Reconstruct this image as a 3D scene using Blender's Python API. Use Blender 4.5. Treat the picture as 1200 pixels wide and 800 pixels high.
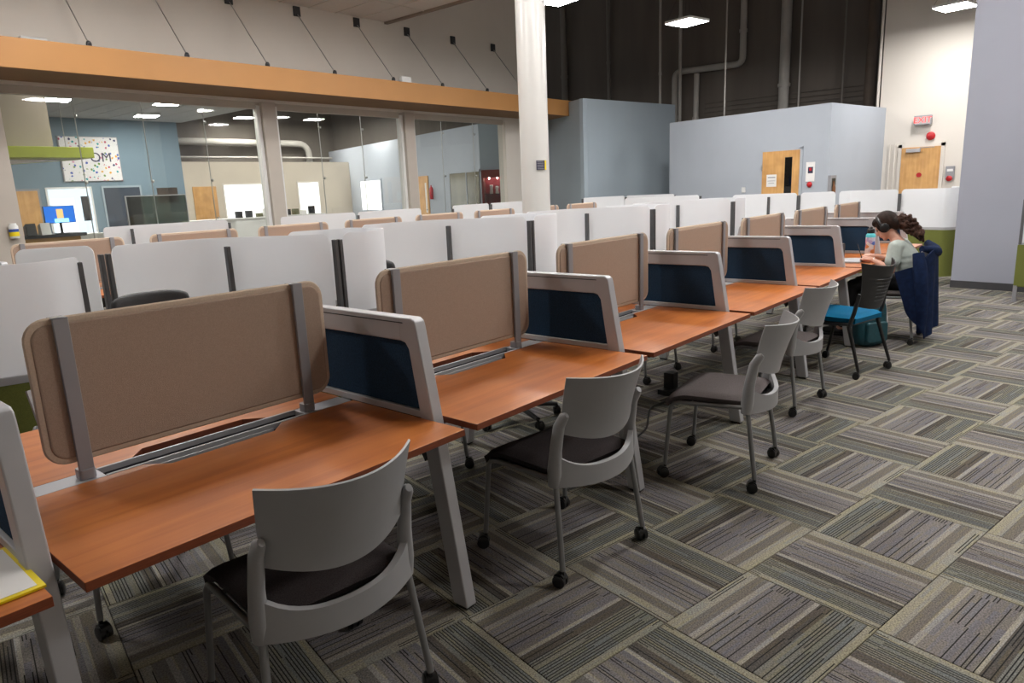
import bpy, bmesh, math, random
from mathutils import Vector, Matrix
from math import sin, cos, pi, radians as rad
random.seed(7)
for o in list(bpy.data.objects): bpy.data.objects.remove(o)
SC = bpy.context.scene; COL = SC.collection

# ------------------------------------------------------------------ camera
cam_d = bpy.data.cameras.new('camera'); cam = bpy.data.objects.new('camera', cam_d); COL.objects.link(cam)
cam_d.sensor_width = 36; cam_d.lens = 815.53/1200*36; cam_d.clip_start = .05; cam_d.clip_end = 200
pit, rol, yaw = .2147, -.0422, rad(-49.1648)
F = Vector((0, cos(pit), -sin(pit))); R = Vector((1, 0, 0)); U = R.cross(F)
R2 = cos(rol)*R + sin(rol)*U; U2 = -sin(rol)*R + cos(rol)*U
M = Matrix((R2, U2, -F)).transposed().to_4x4()
cam.matrix_world = Matrix.Translation((0, 0, 1.5555)) @ Matrix.Rotation(yaw, 4, 'Z') @ M
SC.camera = cam
# ------------------------------------------------------------------ world, exposure, light levels
w = bpy.data.worlds.new('world'); SC.world = w; w.use_nodes = True
w.node_tree.nodes['Background'].inputs[0].default_value = (.8, .87, 1, 1)
w.node_tree.nodes['Background'].inputs[1].default_value = .12
SC.view_settings.view_transform = 'Standard'; SC.view_settings.look = 'None'
SC.view_settings.gamma = 1; SC.view_settings.use_curve_mapping = False
SC.view_settings.exposure = 1.45
LAMP = 36.0        # radiance of the ceiling panels

# ------------------------------------------------------------------ materials
def mat(name, col, rough=.6, metal=0, spec=.5, var=0, scale=40, stretch=(1, 1, 1), bump=0, bscale=None, col2=None, detail=3, trans=0):
    m = bpy.data.materials.new(name); m.use_nodes = True; nt = m.node_tree; b = nt.nodes['Principled BSDF']
    b.inputs['Base Color'].default_value = (*col, 1); b.inputs['Roughness'].default_value = rough
    b.inputs['Metallic'].default_value = metal; b.inputs['Specular IOR Level'].default_value = spec
    tc = nt.nodes.new('ShaderNodeTexCoord'); mp = nt.nodes.new('ShaderNodeMapping'); mp.inputs['Scale'].default_value = stretch
    nt.links.new(tc.outputs['Object'], mp.inputs['Vector'])
    nz = nt.nodes.new('ShaderNodeTexNoise'); nz.inputs['Scale'].default_value = scale; nz.inputs['Detail'].default_value = detail
    nt.links.new(mp.outputs[0], nz.inputs['Vector'])
    if var or col2:
        r = nt.nodes.new('ShaderNodeValToRGB'); r.color_ramp.elements[0].position = .32; r.color_ramp.elements[1].position = .68
        c2 = col2 or tuple(c*(1+var) for c in col)
        c1 = col if col2 else tuple(c*(1-var) for c in col)
        r.color_ramp.elements[0].color = (*c1, 1); r.color_ramp.elements[1].color = (*c2, 1)
        nt.links.new(nz.outputs['Fac'], r.inputs['Fac']); nt.links.new(r.outputs['Color'], b.inputs['Base Color'])
    if bump:
        n2 = nz
        if bscale:
            n2 = nt.nodes.new('ShaderNodeTexNoise'); n2.inputs['Scale'].default_value = bscale; n2.inputs['Detail'].default_value = 2
            nt.links.new(mp.outputs[0], n2.inputs['Vector'])
        bp = nt.nodes.new('ShaderNodeBump'); bp.inputs['Strength'].default_value = bump; bp.inputs['Distance'].default_value = .004
        nt.links.new(n2.outputs['Fac'], bp.inputs['Height']); nt.links.new(bp.outputs['Normal'], b.inputs['Normal'])
    return m
def emis(name, col, s):
    m = bpy.data.materials.new(name); m.use_nodes = True; nt = m.node_tree
    for n in list(nt.nodes): nt.nodes.remove(n)
    o = nt.nodes.new('ShaderNodeOutputMaterial'); e = nt.nodes.new('ShaderNodeEmission')
    tc = nt.nodes.new('ShaderNodeTexCoord'); nz = nt.nodes.new('ShaderNodeTexNoise'); nz.inputs['Scale'].default_value = 3
    mx = nt.nodes.new('ShaderNodeMix'); mx.data_type = 'RGBA'
    mx.inputs['A'].default_value = (*col, 1); mx.inputs['B'].default_value = (*[c*.96 for c in col], 1)
    nt.links.new(tc.outputs['Object'], nz.inputs['Vector']); nt.links.new(nz.outputs['Fac'], mx.inputs['Factor'])
    nt.links.new(mx.outputs['Result'], e.inputs[0]); e.inputs[1].default_value = s
    nt.links.new(e.outputs[0], o.inputs[0]); return m
def wood(name, c1, c2, c3, rough, axis=0, coat=0):
    m = bpy.data.materials.new(name); m.use_nodes = True; nt = m.node_tree; b = nt.nodes['Principled BSDF']
    tc = nt.nodes.new('ShaderNodeTexCoord'); mp = nt.nodes.new('ShaderNodeMapping')
    s = [22, 22, 22]; s[axis] = 1.3; mp.inputs['Scale'].default_value = s
    oi = nt.nodes.new('ShaderNodeObjectInfo'); va = nt.nodes.new('ShaderNodeVectorMath'); va.operation = 'ADD'
    sc = nt.nodes.new('ShaderNodeMath'); sc.operation = 'MULTIPLY'; sc.inputs[1].default_value = 37
    nt.links.new(oi.outputs['Random'], sc.inputs[0]); nt.links.new(tc.outputs['Object'], va.inputs[0]); nt.links.new(sc.outputs[0], va.inputs[1])
    nt.links.new(va.outputs[0], mp.inputs['Vector'])
    nz = nt.nodes.new('ShaderNodeTexNoise'); nz.inputs['Scale'].default_value = 1; nz.inputs['Detail'].default_value = 6; nz.inputs['Distortion'].default_value = .6
    nt.links.new(mp.outputs[0], nz.inputs['Vector'])
    r = nt.nodes.new('ShaderNodeValToRGB'); e = r.color_ramp.elements
    e[0].position = .22; e[0].color = (*c1, 1); e[1].position = .80; e[1].color = (*c3, 1); k = e.new(.5); k.color = (*c2, 1)
    nt.links.new(nz.outputs['Fac'], r.inputs['Fac'])
    n2 = nt.nodes.new('ShaderNodeTexNoise'); n2.inputs['Scale'].default_value = 3.5; n2.inputs['Detail'].default_value = 2
    nt.links.new(va.outputs[0], n2.inputs['Vector'])
    mx = nt.nodes.new('ShaderNodeMix'); mx.data_type = 'RGBA'; mx.blend_type = 'MULTIPLY'; mx.inputs['Factor'].default_value = .45
    r2 = nt.nodes.new('ShaderNodeValToRGB'); r2.color_ramp.elements[0].position = .35; r2.color_ramp.elements[0].color = (.62, .55, .5, 1); r2.color_ramp.elements[1].position = .62
    nt.links.new(n2.outputs['Fac'], r2.inputs['Fac']); nt.links.new(r.outputs['Color'], mx.inputs['A']); nt.links.new(r2.outputs['Color'], mx.inputs['B'])
    nt.links.new(mx.outputs['Result'], b.inputs['Base Color']); b.inputs['Roughness'].default_value = rough
    b.inputs['Coat Weight'].default_value = coat; b.inputs['Coat Roughness'].default_value = .18
    return m
WOOD = wood('cherry_laminate', (.38, .098, .018), (.52, .158, .030), (.60, .205, .045), .36, 0, .12)
WEDGE = mat('cherry_edge', (.20, .045, .013), .45, var=.2, scale=20, stretch=(1, 20, 20))
MAPLE = wood('maple_veneer', (.60, .32, .11), (.68, .38, .14), (.76, .45, .18), .42, 2)
SILVER = mat('silver_paint', (.445, .445, .465), .38, .25, var=.04, scale=6, bump=.02, bscale=300)
SILVERD = mat('grey_paint', (.30, .30, .32), .42, .2, var=.04, scale=6)
DKMET = mat('dark_metal', (.045, .047, .052), .45, .3, var=.1, scale=20)
POSTG = mat('graphite_post', (.085, .087, .092), .5, .1, var=.08, scale=12)
BEIGE = mat('beige_fabric', (.40, .30, .235), .92, spec=.15, var=.07, scale=260, bump=.35, bscale=500)
PIPING = mat('beige_piping', (.56, .445, .345), .9, spec=.15, var=.06, scale=200)
NAVY = mat('navy_fabric', (.020, .045, .085), .95, spec=.1, var=.25, scale=180, bump=.4, bscale=450)
GREEN = mat('green_felt', (.150, .165, .045), .95, spec=.1, var=.08, scale=150, bump=.3, bscale=400)
SHELL = mat('grey_plastic', (.31, .312, .32), .42, var=.03, scale=8)
TUBE = mat('grey_tube', (.23, .235, .24), .36, .35, var=.05, scale=10)
SEATF = mat('charcoal_fabric', (.040, .033, .034), .93, spec=.15, var=.35, scale=330, bump=.5, bscale=500)
SEATG = mat('taupe_fabric', (.115, .098, .097), .93, spec=.15, var=.25, scale=330, bump=.5, bscale=500)
BLACK = mat('black_plastic', (.008, .008, .009), .35, var=.1, scale=20)
BLACKR = mat('black_rubber', (.013, .013, .014), .6, var=.1, scale=20)
TEAL = mat('blue_seat_fabric', (.0, .13, .27), .85, spec=.2, var=.1, scale=200, bump=.3)
CREAM = mat('cream_wall', (.70, .655, .60), .85, spec=.2, var=.02, scale=1.2, bump=.08, bscale=120)
CREAMD = mat('warm_grey_mullion', (.50, .45, .40), .6, var=.03, scale=3)
TAN = mat('tan_wall', (.30, .26, .22), .85, var=.03, scale=2)
BLUEG = mat('blue_grey_wall', (.37, .435, .49), .85, spec=.2, var=.02, scale=1.5, bump=.08, bscale=120)
LAVG = mat('lavender_grey_wall', (.32, .33, .385), .85, spec=.2, var=.02, scale=1.5, bump=.08, bscale=120)
LAVG2 = mat('pale_blue_grey_wall', (.42, .455, .51), .85, spec=.2, var=.02, scale=1.5, bump=.08, bscale=120)
BLUED = mat('mid_blue_wall', (.20, .275, .335), .85, spec=.2, var=.03, scale=2)
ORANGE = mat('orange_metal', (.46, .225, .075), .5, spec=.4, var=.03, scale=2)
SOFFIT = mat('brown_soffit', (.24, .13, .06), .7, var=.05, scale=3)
CEILT = mat('ceiling_tile', (.70, .68, .65), .9, var=.04, scale=90, bump=.2)
CEILG = mat('ceiling_grid', (.66, .64, .60), .6, var=.02, scale=4)
DARKW = mat('dark_wall', (.155, .135, .118), .8, spec=.2, var=.14, scale=1.5, stretch=(1, 3, .15), bump=.2, bscale=3)
DARKR = mat('dark_roof', (.12, .11, .10), .9, var=.1, scale=2)
PIPEM = mat('grey_pipe', (.20, .18, .16), .6, var=.06, scale=3)
PIPEL = mat('pale_pipe', (.42, .40, .37), .6, var=.06, scale=3)
BASEB = mat('dark_baseboard', (.045, .045, .05), .6, var=.08, scale=5)
WHITE = mat('white_plastic', (.75, .75, .74), .45, var=.02, scale=5)
PAPER = mat('white_paper', (.80, .79, .78), .8, var=.02, scale=8)
YELLOW = mat('yellow_card', (.80, .62, .0), .55, var=.03, scale=8)
RED = mat('red_plastic', (.48, .015, .02), .4, var=.08, scale=8)
CABLE = mat('black_cable', (.012, .012, .012), .5, var=.1, scale=9)
STEEL = mat('brushed_steel', (.55, .55, .55), .3, .9, var=.05, scale=30, stretch=(1, 1, 20))
COLUMN = mat('column_paint', (.66, .65, .63), .3, .15, var=.03, scale=1.5, spec=.5)
INK = mat('dark_ink', (.03, .03, .07), .6, var=.1, scale=20)
LAMPM = emis('lamp_diffuser', (1, .975, .945), LAMP)
LAMPB = emis('back_lamp_diffuser', (1, .95, .88), 40)
def frosted():
    m = bpy.data.materials.new('frosted_acrylic'); m.use_nodes = True; nt = m.node_tree
    for n in list(nt.nodes): nt.nodes.remove(n)
    N = nt.nodes.new; o = N('ShaderNodeOutputMaterial'); d = N('ShaderNodeBsdfDiffuse'); t = N('ShaderNodeBsdfTranslucent'); g = N('ShaderNodeBsdfGlossy'); tr = N('ShaderNodeBsdfTransparent')
    tc = N('ShaderNodeTexCoord'); nz = N('ShaderNodeTexNoise'); nz.inputs['Scale'].default_value = 2.0
    rp = N('ShaderNodeValToRGB'); rp.color_ramp.elements[0].color = (.86, .87, .89, 1); rp.color_ramp.elements[1].color = (.93, .94, .96, 1)
    nt.links.new(tc.outputs['Object'], nz.inputs['Vector']); nt.links.new(nz.outputs['Fac'], rp.inputs['Fac'])
    for s in (d, t): nt.links.new(rp.outputs['Color'], s.inputs['Color'])
    g.inputs['Roughness'].default_value = .35; g.inputs['Color'].default_value = (1, 1, 1, 1); tr.inputs[0].default_value = (.95, .96, .98, 1)
    m1 = N('ShaderNodeMixShader'); m1.inputs[0].default_value = .50; m2 = N('ShaderNodeMixShader'); m2.inputs[0].default_value = .05; m3 = N('ShaderNodeMixShader'); m3.inputs[0].default_value = .10
    L = nt.links.new; L(d.outputs[0], m1.inputs[1]); L(t.outputs[0], m1.inputs[2]); L(m1.outputs[0], m2.inputs[1]); L(g.outputs[0], m2.inputs[2]); L(m2.outputs[0], m3.inputs[1]); L(tr.outputs[0], m3.inputs[2]); L(m3.outputs[0], o.inputs[0])
    return m
FROST = frosted()
def glass(name, tint, refl=.08):
    m = bpy.data.materials.new(name); m.use_nodes = True; nt = m.node_tree
    for n in list(nt.nodes): nt.nodes.remove(n)
    N = nt.nodes.new; o = N('ShaderNodeOutputMaterial'); tr = N('ShaderNodeBsdfTransparent'); g = N('ShaderNodeBsdfGlossy'); fr = N('ShaderNodeLayerWeight'); pw = N('ShaderNodeMath'); pw.operation = 'POWER'; pw.inputs[1].default_value = 4; mx = N('ShaderNodeMixShader')
    tr.inputs[0].default_value = (*tint, 1); g.inputs['Roughness'].default_value = .02; fr.inputs[0].default_value = .5
    ml = N('ShaderNodeMath'); ml.operation = 'MULTIPLY_ADD'; ml.inputs[1].default_value = .35; ml.inputs[2].default_value = refl*.5
    nt.links.new(fr.outputs['Facing'], pw.inputs[0]); nt.links.new(pw.outputs[0], ml.inputs[0]); nt.links.new(ml.outputs[0], mx.inputs[0]); nt.links.new(tr.outputs[0], mx.inputs[1]); nt.links.new(g.outputs[0], mx.inputs[2]); nt.links.new(mx.outputs[0], o.inputs[0])
    return m
GLASS = glass('window_glass', (.90, .92, .91))
GLASSG = glass('tinted_glass', (.42, .44, .36), .1)
GLASSD = glass('dark_glass', (.12, .13, .15), .12)

def carpet():
    m = bpy.data.materials.new('striped_carpet'); m.use_nodes = True; nt = m.node_tree; b = nt.nodes['Principled BSDF']
    N = nt.nodes.new; L = nt.links.new
    uv = N('ShaderNodeUVMap'); uv.uv_map = 'UVMap'; sp = N('ShaderNodeSeparateXYZ'); L(uv.outputs[0], sp.inputs[0])
    def math_(op, a, bb=None, c=None):
        n = N('ShaderNodeMath'); n.operation = op
        for i, x in enumerate((a, bb, c)):
            if x is None: continue
            if isinstance(x, (int, float)): n.inputs[i].default_value = x
            else: L(x, n.inputs[i])
        return n.outputs[0]
    u = math_('FRACT', sp.outputs[0]); var = math_('FLOOR', sp.outputs[0]); v = sp.outputs[1]
    # broad woven bands
    r = N('ShaderNodeValToRGB'); r.color_ramp.interpolation = 'CONSTANT'; el = r.color_ramp.elements
    bands = [(0, (.285, .268, .222)), (.10, (.165, .148, .130)), (.19, (.29, .272, .24)), (.235, (.195, .180, .178)), (.40, (.170, .157, .160)), (.565, (.30, .285, .255)), (.60, (.100, .088, .076)), (.69, (.190, .182, .155)), (.80, (.170, .172, .158)), (.935, (.27, .255, .20))]
    el[0].position = 0; el[0].color = (*bands[0][1], 1); el[1].position = bands[1][0]; el[1].color = (*bands[1][1], 1)
    for p_, c in bands[2:]: e = el.new(p_); e.color = (*c, 1)
    L(u, r.inputs['Fac'])
    # thin dark cords, broken along their length
    cord = math_('MULTIPLY', u, 44); ci = math_('FLOOR', cord); cf = math_('FRACT', cord)
    cv = N('ShaderNodeCombineXYZ'); L(ci, cv.inputs[0]); L(var, cv.inputs[1]); vq = math_('FLOOR', math_('MULTIPLY', v, 2.2)); L(vq, cv.inputs[2])
    wn = N('ShaderNodeTexWhiteNoise'); L(cv.outputs[0], wn.inputs['Vector'])
    line = math_('LESS_THAN', cf, .36)
    zone = N('ShaderNodeValToRGB'); zone.color_ramp.interpolation = 'CONSTANT'; ze = zone.color_ramp.elements
    zs = [(0, .12), (.10, .0), (.235, .38), (.565, .05), (.60, .35), (.69, .82), (.935, .45)]
    ze[0].position = 0; ze[0].color = (zs[0][1],)*3+(1,); ze[1].position = zs[1][0]; ze[1].color = (zs[1][1],)*3+(1,)
    for p_, c in zs[2:]: e = ze.new(p_); e.color = (c, c, c, 1)
    L(u, zone.inputs['Fac'])
    on = math_('LESS_THAN', wn.outputs['Value'], zone.outputs['Color'])
    k = math_('MULTIPLY', line, on)
    mx = N('ShaderNodeMix'); mx.data_type = 'RGBA'; L(k, mx.inputs['Factor']); L(r.outputs['Color'], mx.inputs['A']); mx.inputs['B'].default_value = (.027, .026, .024, 1)
    # yarn colour flecks between the cords, bluish / yellowish by place
    cv2 = N('ShaderNodeCombineXYZ'); L(ci, cv2.inputs[0]); L(math_('FLOOR', math_('MULTIPLY', v, 5)), cv2.inputs[1]); L(var, cv2.inputs[2])
    wn2 = N('ShaderNodeTexWhiteNoise'); L(cv2.outputs[0], wn2.inputs['Vector'])
    hr = N('ShaderNodeValToRGB'); he = hr.color_ramp.elements; he[0].color = (.90, .96, 1.06, 1); he[1].color = (1.10, 1.07, .88, 1); k2 = he.new(.5); k2.color = (1, .98, .97, 1)
    L(wn2.outputs['Value'], hr.inputs['Fac'])
    m2 = N('ShaderNodeMix'); m2.data_type = 'RGBA'; m2.blend_type = 'MULTIPLY'; m2.inputs['Factor'].default_value = .8; L(mx.outputs['Result'], m2.inputs['A']); L(hr.outputs['Color'], m2.inputs['B'])
    # pile
    nz = N('ShaderNodeTexNoise'); nz.inputs['Scale'].default_value = 170; nz.inputs['Detail'].default_value = 2
    tc = N('ShaderNodeTexCoord'); L(tc.outputs['Object'], nz.inputs['Vector'])
    pr = N('ShaderNodeValToRGB'); pr.color_ramp.elements[0].position = .3; pr.color_ramp.elements[0].color = (.55, .55, .55, 1); pr.color_ramp.elements[1].position = .7; pr.color_ramp.elements[1].color = (1.35, 1.35, 1.35, 1)
    L(nz.outputs['Fac'], pr.inputs['Fac'])
    m3 = N('ShaderNodeMix'); m3.data_type = 'RGBA'; m3.blend_type = 'MULTIPLY'; m3.inputs['Factor'].default_value = 1; L(m2.outputs['Result'], m3.inputs['A']); L(pr.outputs['Color'], m3.inputs['B'])
    L(m3.outputs['Result'], b.inputs['Base Color']); b.inputs['Roughness'].default_value = .95; b.inputs['Specular IOR Level'].default_value = .1
    bp = N('ShaderNodeBump'); bp.inputs['Strength'].default_value = .5; bp.inputs['Distance'].default_value = .004; L(nz.outputs['Fac'], bp.inputs['Height']); L(bp.outputs['Normal'], b.inputs['Normal'])
    return m
CARPET = carpet()

# ------------------------------------------------------------------ mesh helpers
class MB:
    def __init__(s): s.v = []; s.f = []
    def add(s, vs, fs):
        n = len(s.v); s.v += [tuple(x) for x in vs]; s.f += [[i+n for i in f] for f in fs]; return s
    def box(s, x0, x1, y0, y1, z0, z1):
        vs = [(x, y, z) for z in (z0, z1) for x, y in ((x0, y0), (x1, y0), (x1, y1), (x0, y1))]
        return s.add(vs, [(3, 2, 1, 0), (4, 5, 6, 7), (0, 1, 5, 4), (1, 2, 6, 5), (2, 3, 7, 6), (3, 0, 4, 7)])
    def prism(s, poly, a, b, ax='z'):
        f = {'z': lambda p, h: (p[0], p[1], h), 'x': lambda p, h: (h, p[0], p[1]), 'y': lambda p, h: (p[0], h, p[1])}[ax]
        n = len(poly); vs = [f(p, a) for p in poly]+[f(p, b) for p in poly]
        return s.add(vs, [list(range(n))[::-1], list(range(n, 2*n))]+[(i, (i+1) % n, (i+1) % n+n, i+n) for i in range(n)])
    def tube(s, path, r, n=8, cap=True, flat=1.0):
        P = [Vector(p) for p in path]; rs = r if isinstance(r, (list, tuple)) else [r]*len(P); up = Vector((0, 0, 1)); rings = []; side = None
        for i, p in enumerate(P):
            t = (P[min(i+1, len(P)-1)]-P[max(i-1, 0)]).normalized()
            if side is None:
                side = t.cross(up)
                if side.length < .1: side = t.cross(Vector((1, 0, 0)))
            side = (side-t*side.dot(t)).normalized(); u2 = side.cross(t)
            rings.append([p+(side*cos(2*pi*k/n)+u2*sin(2*pi*k/n)*flat)*rs[i] for k in range(n)])
        vs = [q for ri in rings for q in ri]; fs = []
        for i in range(len(P)-1):
            for k in range(n): a = i*n+k; b = i*n+(k+1) % n; fs.append((a, b, b+n, a+n))
        if cap: fs += [list(range(n))[::-1], [len(vs)-n+k for k in range(n)]]
        return s.add(vs, fs)
    def cyl(s, p0, p1, r, n=16): return s.tube([p0, p1], r, n)
    def lathe(s, prof, c=(0, 0, 0), n=24):
        vs = [(c[0]+r*cos(2*pi*k/n), c[1]+r*sin(2*pi*k/n), c[2]+z) for r, z in prof for k in range(n)]; m = len(prof)
        fs = [(i*n+k, i*n+(k+1) % n, (i+1)*n+(k+1) % n, (i+1)*n+k) for i in range(m-1) for k in range(n)]
        return s.add(vs, fs+[list(range(n))[::-1], [(m-1)*n+k for k in range(n)]])
    def ball(s, c, r, n=12, m=8, rot=None):
        rr = (r, r, r) if isinstance(r, (int, float)) else r; vs = []
        for i in range(1, m):
            for k in range(n):
                a = pi*i/m; b = 2*pi*k/n; q = Vector((rr[0]*sin(a)*cos(b), rr[1]*sin(a)*sin(b), rr[2]*cos(a)))
                if rot: q = rot @ q
                vs.append(Vector(c)+q)
        t = Vector((0, 0, rr[2])); t2 = -t
        if rot: t = rot @ t; t2 = rot @ t2
        vs += [Vector(c)+t, Vector(c)+t2]; T = len(vs)-2
        fs = [(i*n+k, (i+1)*n+k, (i+1)*n+(k+1) % n, i*n+(k+1) % n) for i in range(m-2) for k in range(n)]
        fs += [(T, k, (k+1) % n) for k in range(n)]+[(T+1, (m-2)*n+(k+1) % n, (m-2)*n+k) for k in range(n)]
        return s.add(vs, fs)
    def sheet(s, fn, nu, nv, th):
        P = [[Vector(fn(i/nu, j/nv)) for j in range(nv+1)] for i in range(nu+1)]; A = []; B = []
        for i in range(nu+1):
            for j in range(nv+1):
                du = P[min(i+1, nu)][j]-P[max(i-1, 0)][j]; dv = P[i][min(j+1, nv)]-P[i][max(j-1, 0)]
                nn = du.cross(dv); nn = nn.normalized() if nn.length > 1e-9 else Vector((0, 1, 0)); A.append(P[i][j]+nn*th/2); B.append(P[i][j]-nn*th/2)
        m = nv+1; N = len(A); fs = []
        for i in range(nu):
            for j in range(nv):
                a = i*m+j; fs.append((a, a+m, a+m+1, a+1)); fs.append((N+a, N+a+1, N+a+m+1, N+a+m))
        for i in range(nu):
            a = i*m; fs.append((a, N+a, N+a+m, a+m)); a = i*m+nv; fs.append((a, a+m, N+a+m, N+a))
        for j in range(nv):
            a = j; fs.append((a, a+1, N+a+1, N+a)); a = nu*m+j; fs.append((a, N+a, N+a+1, a+1))
        return s.add(A+B, fs)
    def build(s, name, m, parent=None, smooth=False, bevel=0, seg=2, sub=0):
        me = bpy.data.meshes.new(name); me.from_pydata(s.v, [], s.f); me.materials.append(m)
        bm = bmesh.new(); bm.from_mesh(me); bmesh.ops.recalc_face_normals(bm, faces=bm.faces); bm.to_mesh(me); bm.free()
        if smooth or bevel: me.polygons.foreach_set('use_smooth', [True]*len(me.polygons))
        o = bpy.data.objects.new(name, me); COL.objects.link(o); o.parent = parent
        if bevel:
            b = o.modifiers.new('bevel', 'BEVEL'); b.width = bevel; b.segments = seg; b.limit_method = 'ANGLE'; b.angle_limit = rad(35); b.harden_normals = True
        if sub:
            b = o.modifiers.new('sub', 'SUBSURF'); b.levels = sub; b.render_levels = sub
        elif smooth and not bevel:
            me.set_sharp_from_angle(angle=rad(40))
        return o
def rrect(x0, x1, y0, y1, r, n=5):
    out = []
    for cx, cy, a0 in ((x1-r, y0+r, -90), (x1-r, y1-r, 0), (x0+r, y1-r, 90), (x0+r, y0+r, 180)):
        for k in range(n+1): a = rad(a0+90*k/n); out.append((cx+r*cos(a), cy+r*sin(a)))
    return out
def tag(o, label, cat, group=None, kind=None):
    o['label'] = label; o['category'] = cat
    if group: o['group'] = group
    if kind: o['kind'] = kind
    return o
def thing(name, label, cat, loc=(0, 0, 0), rz=0, group=None):
    o = bpy.data.objects.new(name, None); COL.objects.link(o); o.location = loc; o.rotation_euler = (0, 0, rz); o.empty_display_size = .1
    return tag(o, label, cat, group)
def struct(o, label=None, cat='wall'):
    o['kind'] = 'structure'
    if label: o['label'] = label; o['category'] = cat
    return o
def dup(root, loc, rz, label=None, group=None):
    r = root.copy(); COL.objects.link(r); r.location = loc; r.rotation_euler = (0, 0, rz)
    if label: r['label'] = label
    if group: r['group'] = group
    for ch in list(root.children):
        c = ch.copy(); COL.objects.link(c); c.parent = r
        for g in list(ch.children):
            d = g.copy(); COL.objects.link(d); d.parent = c
    return r
ORD = ['first', 'second', 'third', 'fourth', 'fifth', 'sixth', 'seventh', 'eighth', 'ninth', 'tenth']
def text(name, s, size, m, parent, loc, rot, ext=.002):
    c = bpy.data.curves.new(name, 'FONT'); c.body = s; c.size = size; c.extrude = ext; c.align_x = 'CENTER'; c.align_y = 'CENTER'
    t = bpy.data.objects.new('tmp', c); COL.objects.link(t); dg = bpy.context.evaluated_depsgraph_get(); me = bpy.data.meshes.new_from_object(t.evaluated_get(dg))
    bpy.data.objects.remove(t); me.materials.clear(); me.materials.append(m)
    o = bpy.data.objects.new(name, me); COL.objects.link(o); o.parent = parent; o.location = loc; o.rotation_euler = rot; return o

# ------------------------------------------------------------------ floor: slab and carpet tiles
fl = MB().box(-4.5, 20.5, -6, 30, -.2, -.011).build('floor', mat('floor_slab', (.07, .065, .055), .9, var=.1, scale=3)); struct(fl, 'striped carpet tile floor', 'floor')
TS = .5159; TA = rad(-51.94+90-49.165)      # tile size, grid angle
c_, s_ = cos(yaw), sin(yaw)
T0 = Vector((c_*.9184-s_*2.5607, s_*.9184+c_*2.5607))      # a lattice corner
V = Vector((cos(TA), sin(TA))); Uu = Vector((sin(TA), -cos(TA)))
known = {(0, -1): 0, (0, 1): 1, (-1, 0): 1, (-1, -1): 0, (0, 0): 1, (1, 0): 0, (-1, -2): 0, (-1, 1): 1}
def tile_mesh(rot, flip, var):
    g = .0016; a = g; b = TS-g; me = bpy.data.meshes.new('carpet_tile')
    vs = [(a, a, -.011), (b, a, -.011), (b, b, -.011), (a, b, -.011), (a, a, -.0015), (b, a, -.0015), (b, b, -.0015), (a, b, -.0015), (a+.002, a+.002, 0), (b-.002, a+.002, 0), (b-.002, b-.002, 0), (a+.002, b-.002, 0)]
    fs = [(0, 1, 5, 4), (1, 2, 6, 5), (2, 3, 7, 6), (3, 0, 4, 7), (4, 5, 9, 8), (5, 6, 10, 9), (6, 7, 11, 10), (7, 4, 8, 11), (8, 9, 10, 11)]
    me.from_pydata(vs, [], fs); uvl = me.uv_layers.new(name='UVMap')
    for lp in me.loops:
        x, y, _ = vs[lp.vertex_index]; u, v = x/TS, y/TS
        if rot: u, v = v, u
        if flip: u = 1-u
        uvl.data[lp.index].uv = (min(max(u, .001), .999)+var, v)
    me.materials.append(CARPET); return me
TM = {(r_, f_, k): tile_mesh(r_, f_, k) for r_ in (0, 1) for f_ in (0, 1) for k in range(5)}
cells = []
for i in range(-34, 40):
    for j in range(-20, 44):
        p = T0+TS*(i*Uu+j*V); c = p+TS*.5*(Uu+V)
        if not (-3 < c.x < 19.5 and -5 < c.y < 25.5): continue
        # local x axis = V, local y axis = -Uu ; cell spans Uu in [i,i+1]
        cells.append((i, j, p+TS*Uu, c))
fx, fy = math.cos(rad(40.8)), math.sin(rad(40.8))
def vis(c):
    d = c.x*fx+c.y*fy; l = abs(-c.x*fy+c.y*fx)
    return d > 1.1 and l < d*.80+.5 and c.y < 3.4 and c.x < 13 and not (c.y < 1.4 and c.x > 11.2)
front = sorted([c for c in cells if vis(c[3])], key=lambda c: c[3].length)[:300]; fset = {(c[0], c[1]) for c in front}
SV = []; SF = []; SU = []
for i, j, p, c in cells:
    rot = 1 if (i+j) % 2 else 0           # stripes along V or along Uu
    rot = 0 if (i+j) % 2 == 0 else 1
    # stripe coordinate runs across: for (i+j) even the stripes run along Uu, so it varies with V
    alongU = (i+j) % 2 == 0
    flip = known.get((i, j), random.random() < .5)
    var = random.randrange(5)
    # cells whose stripes follow Uu vary with local x (=V); others with local y
    if (i+j) % 2 == 0: key = (0, int(bool(flip)), var)
    else: key = (1, 1-int(bool(flip)), var)
    # observed lattice: stripes follow V when i+j is odd
    me = TM[key]
    if (i, j) in fset:
        o = bpy.data.objects.new('carpet_tile', me); COL.objects.link(o); o.parent = fl; o.location = (p.x, p.y, 0); o.rotation_euler = (0, 0, TA)
    else:
        n = len(SV); ca, sa = cos(TA), sin(TA)
        SV += [(p.x+ca*v.co.x-sa*v.co.y, p.y+sa*v.co.x+ca*v.co.y, v.co.z) for v in me.vertices]
        SF += [[k+n for k in q.vertices] for q in me.polygons]; SU += [tuple(d.uv) for d in me.uv_layers[0].data]
me = bpy.data.meshes.new('carpet_tiles_beyond'); me.from_pydata(SV, [], SF); uvl = me.uv_layers.new(name='UVMap')
for k, uv_ in enumerate(SU): uvl.data[k].uv = uv_
me.materials.append(CARPET); o = bpy.data.objects.new('distant_carpet_tiles', me); COL.objects.link(o); o.parent = fl; o['kind'] = 'stuff'

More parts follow.
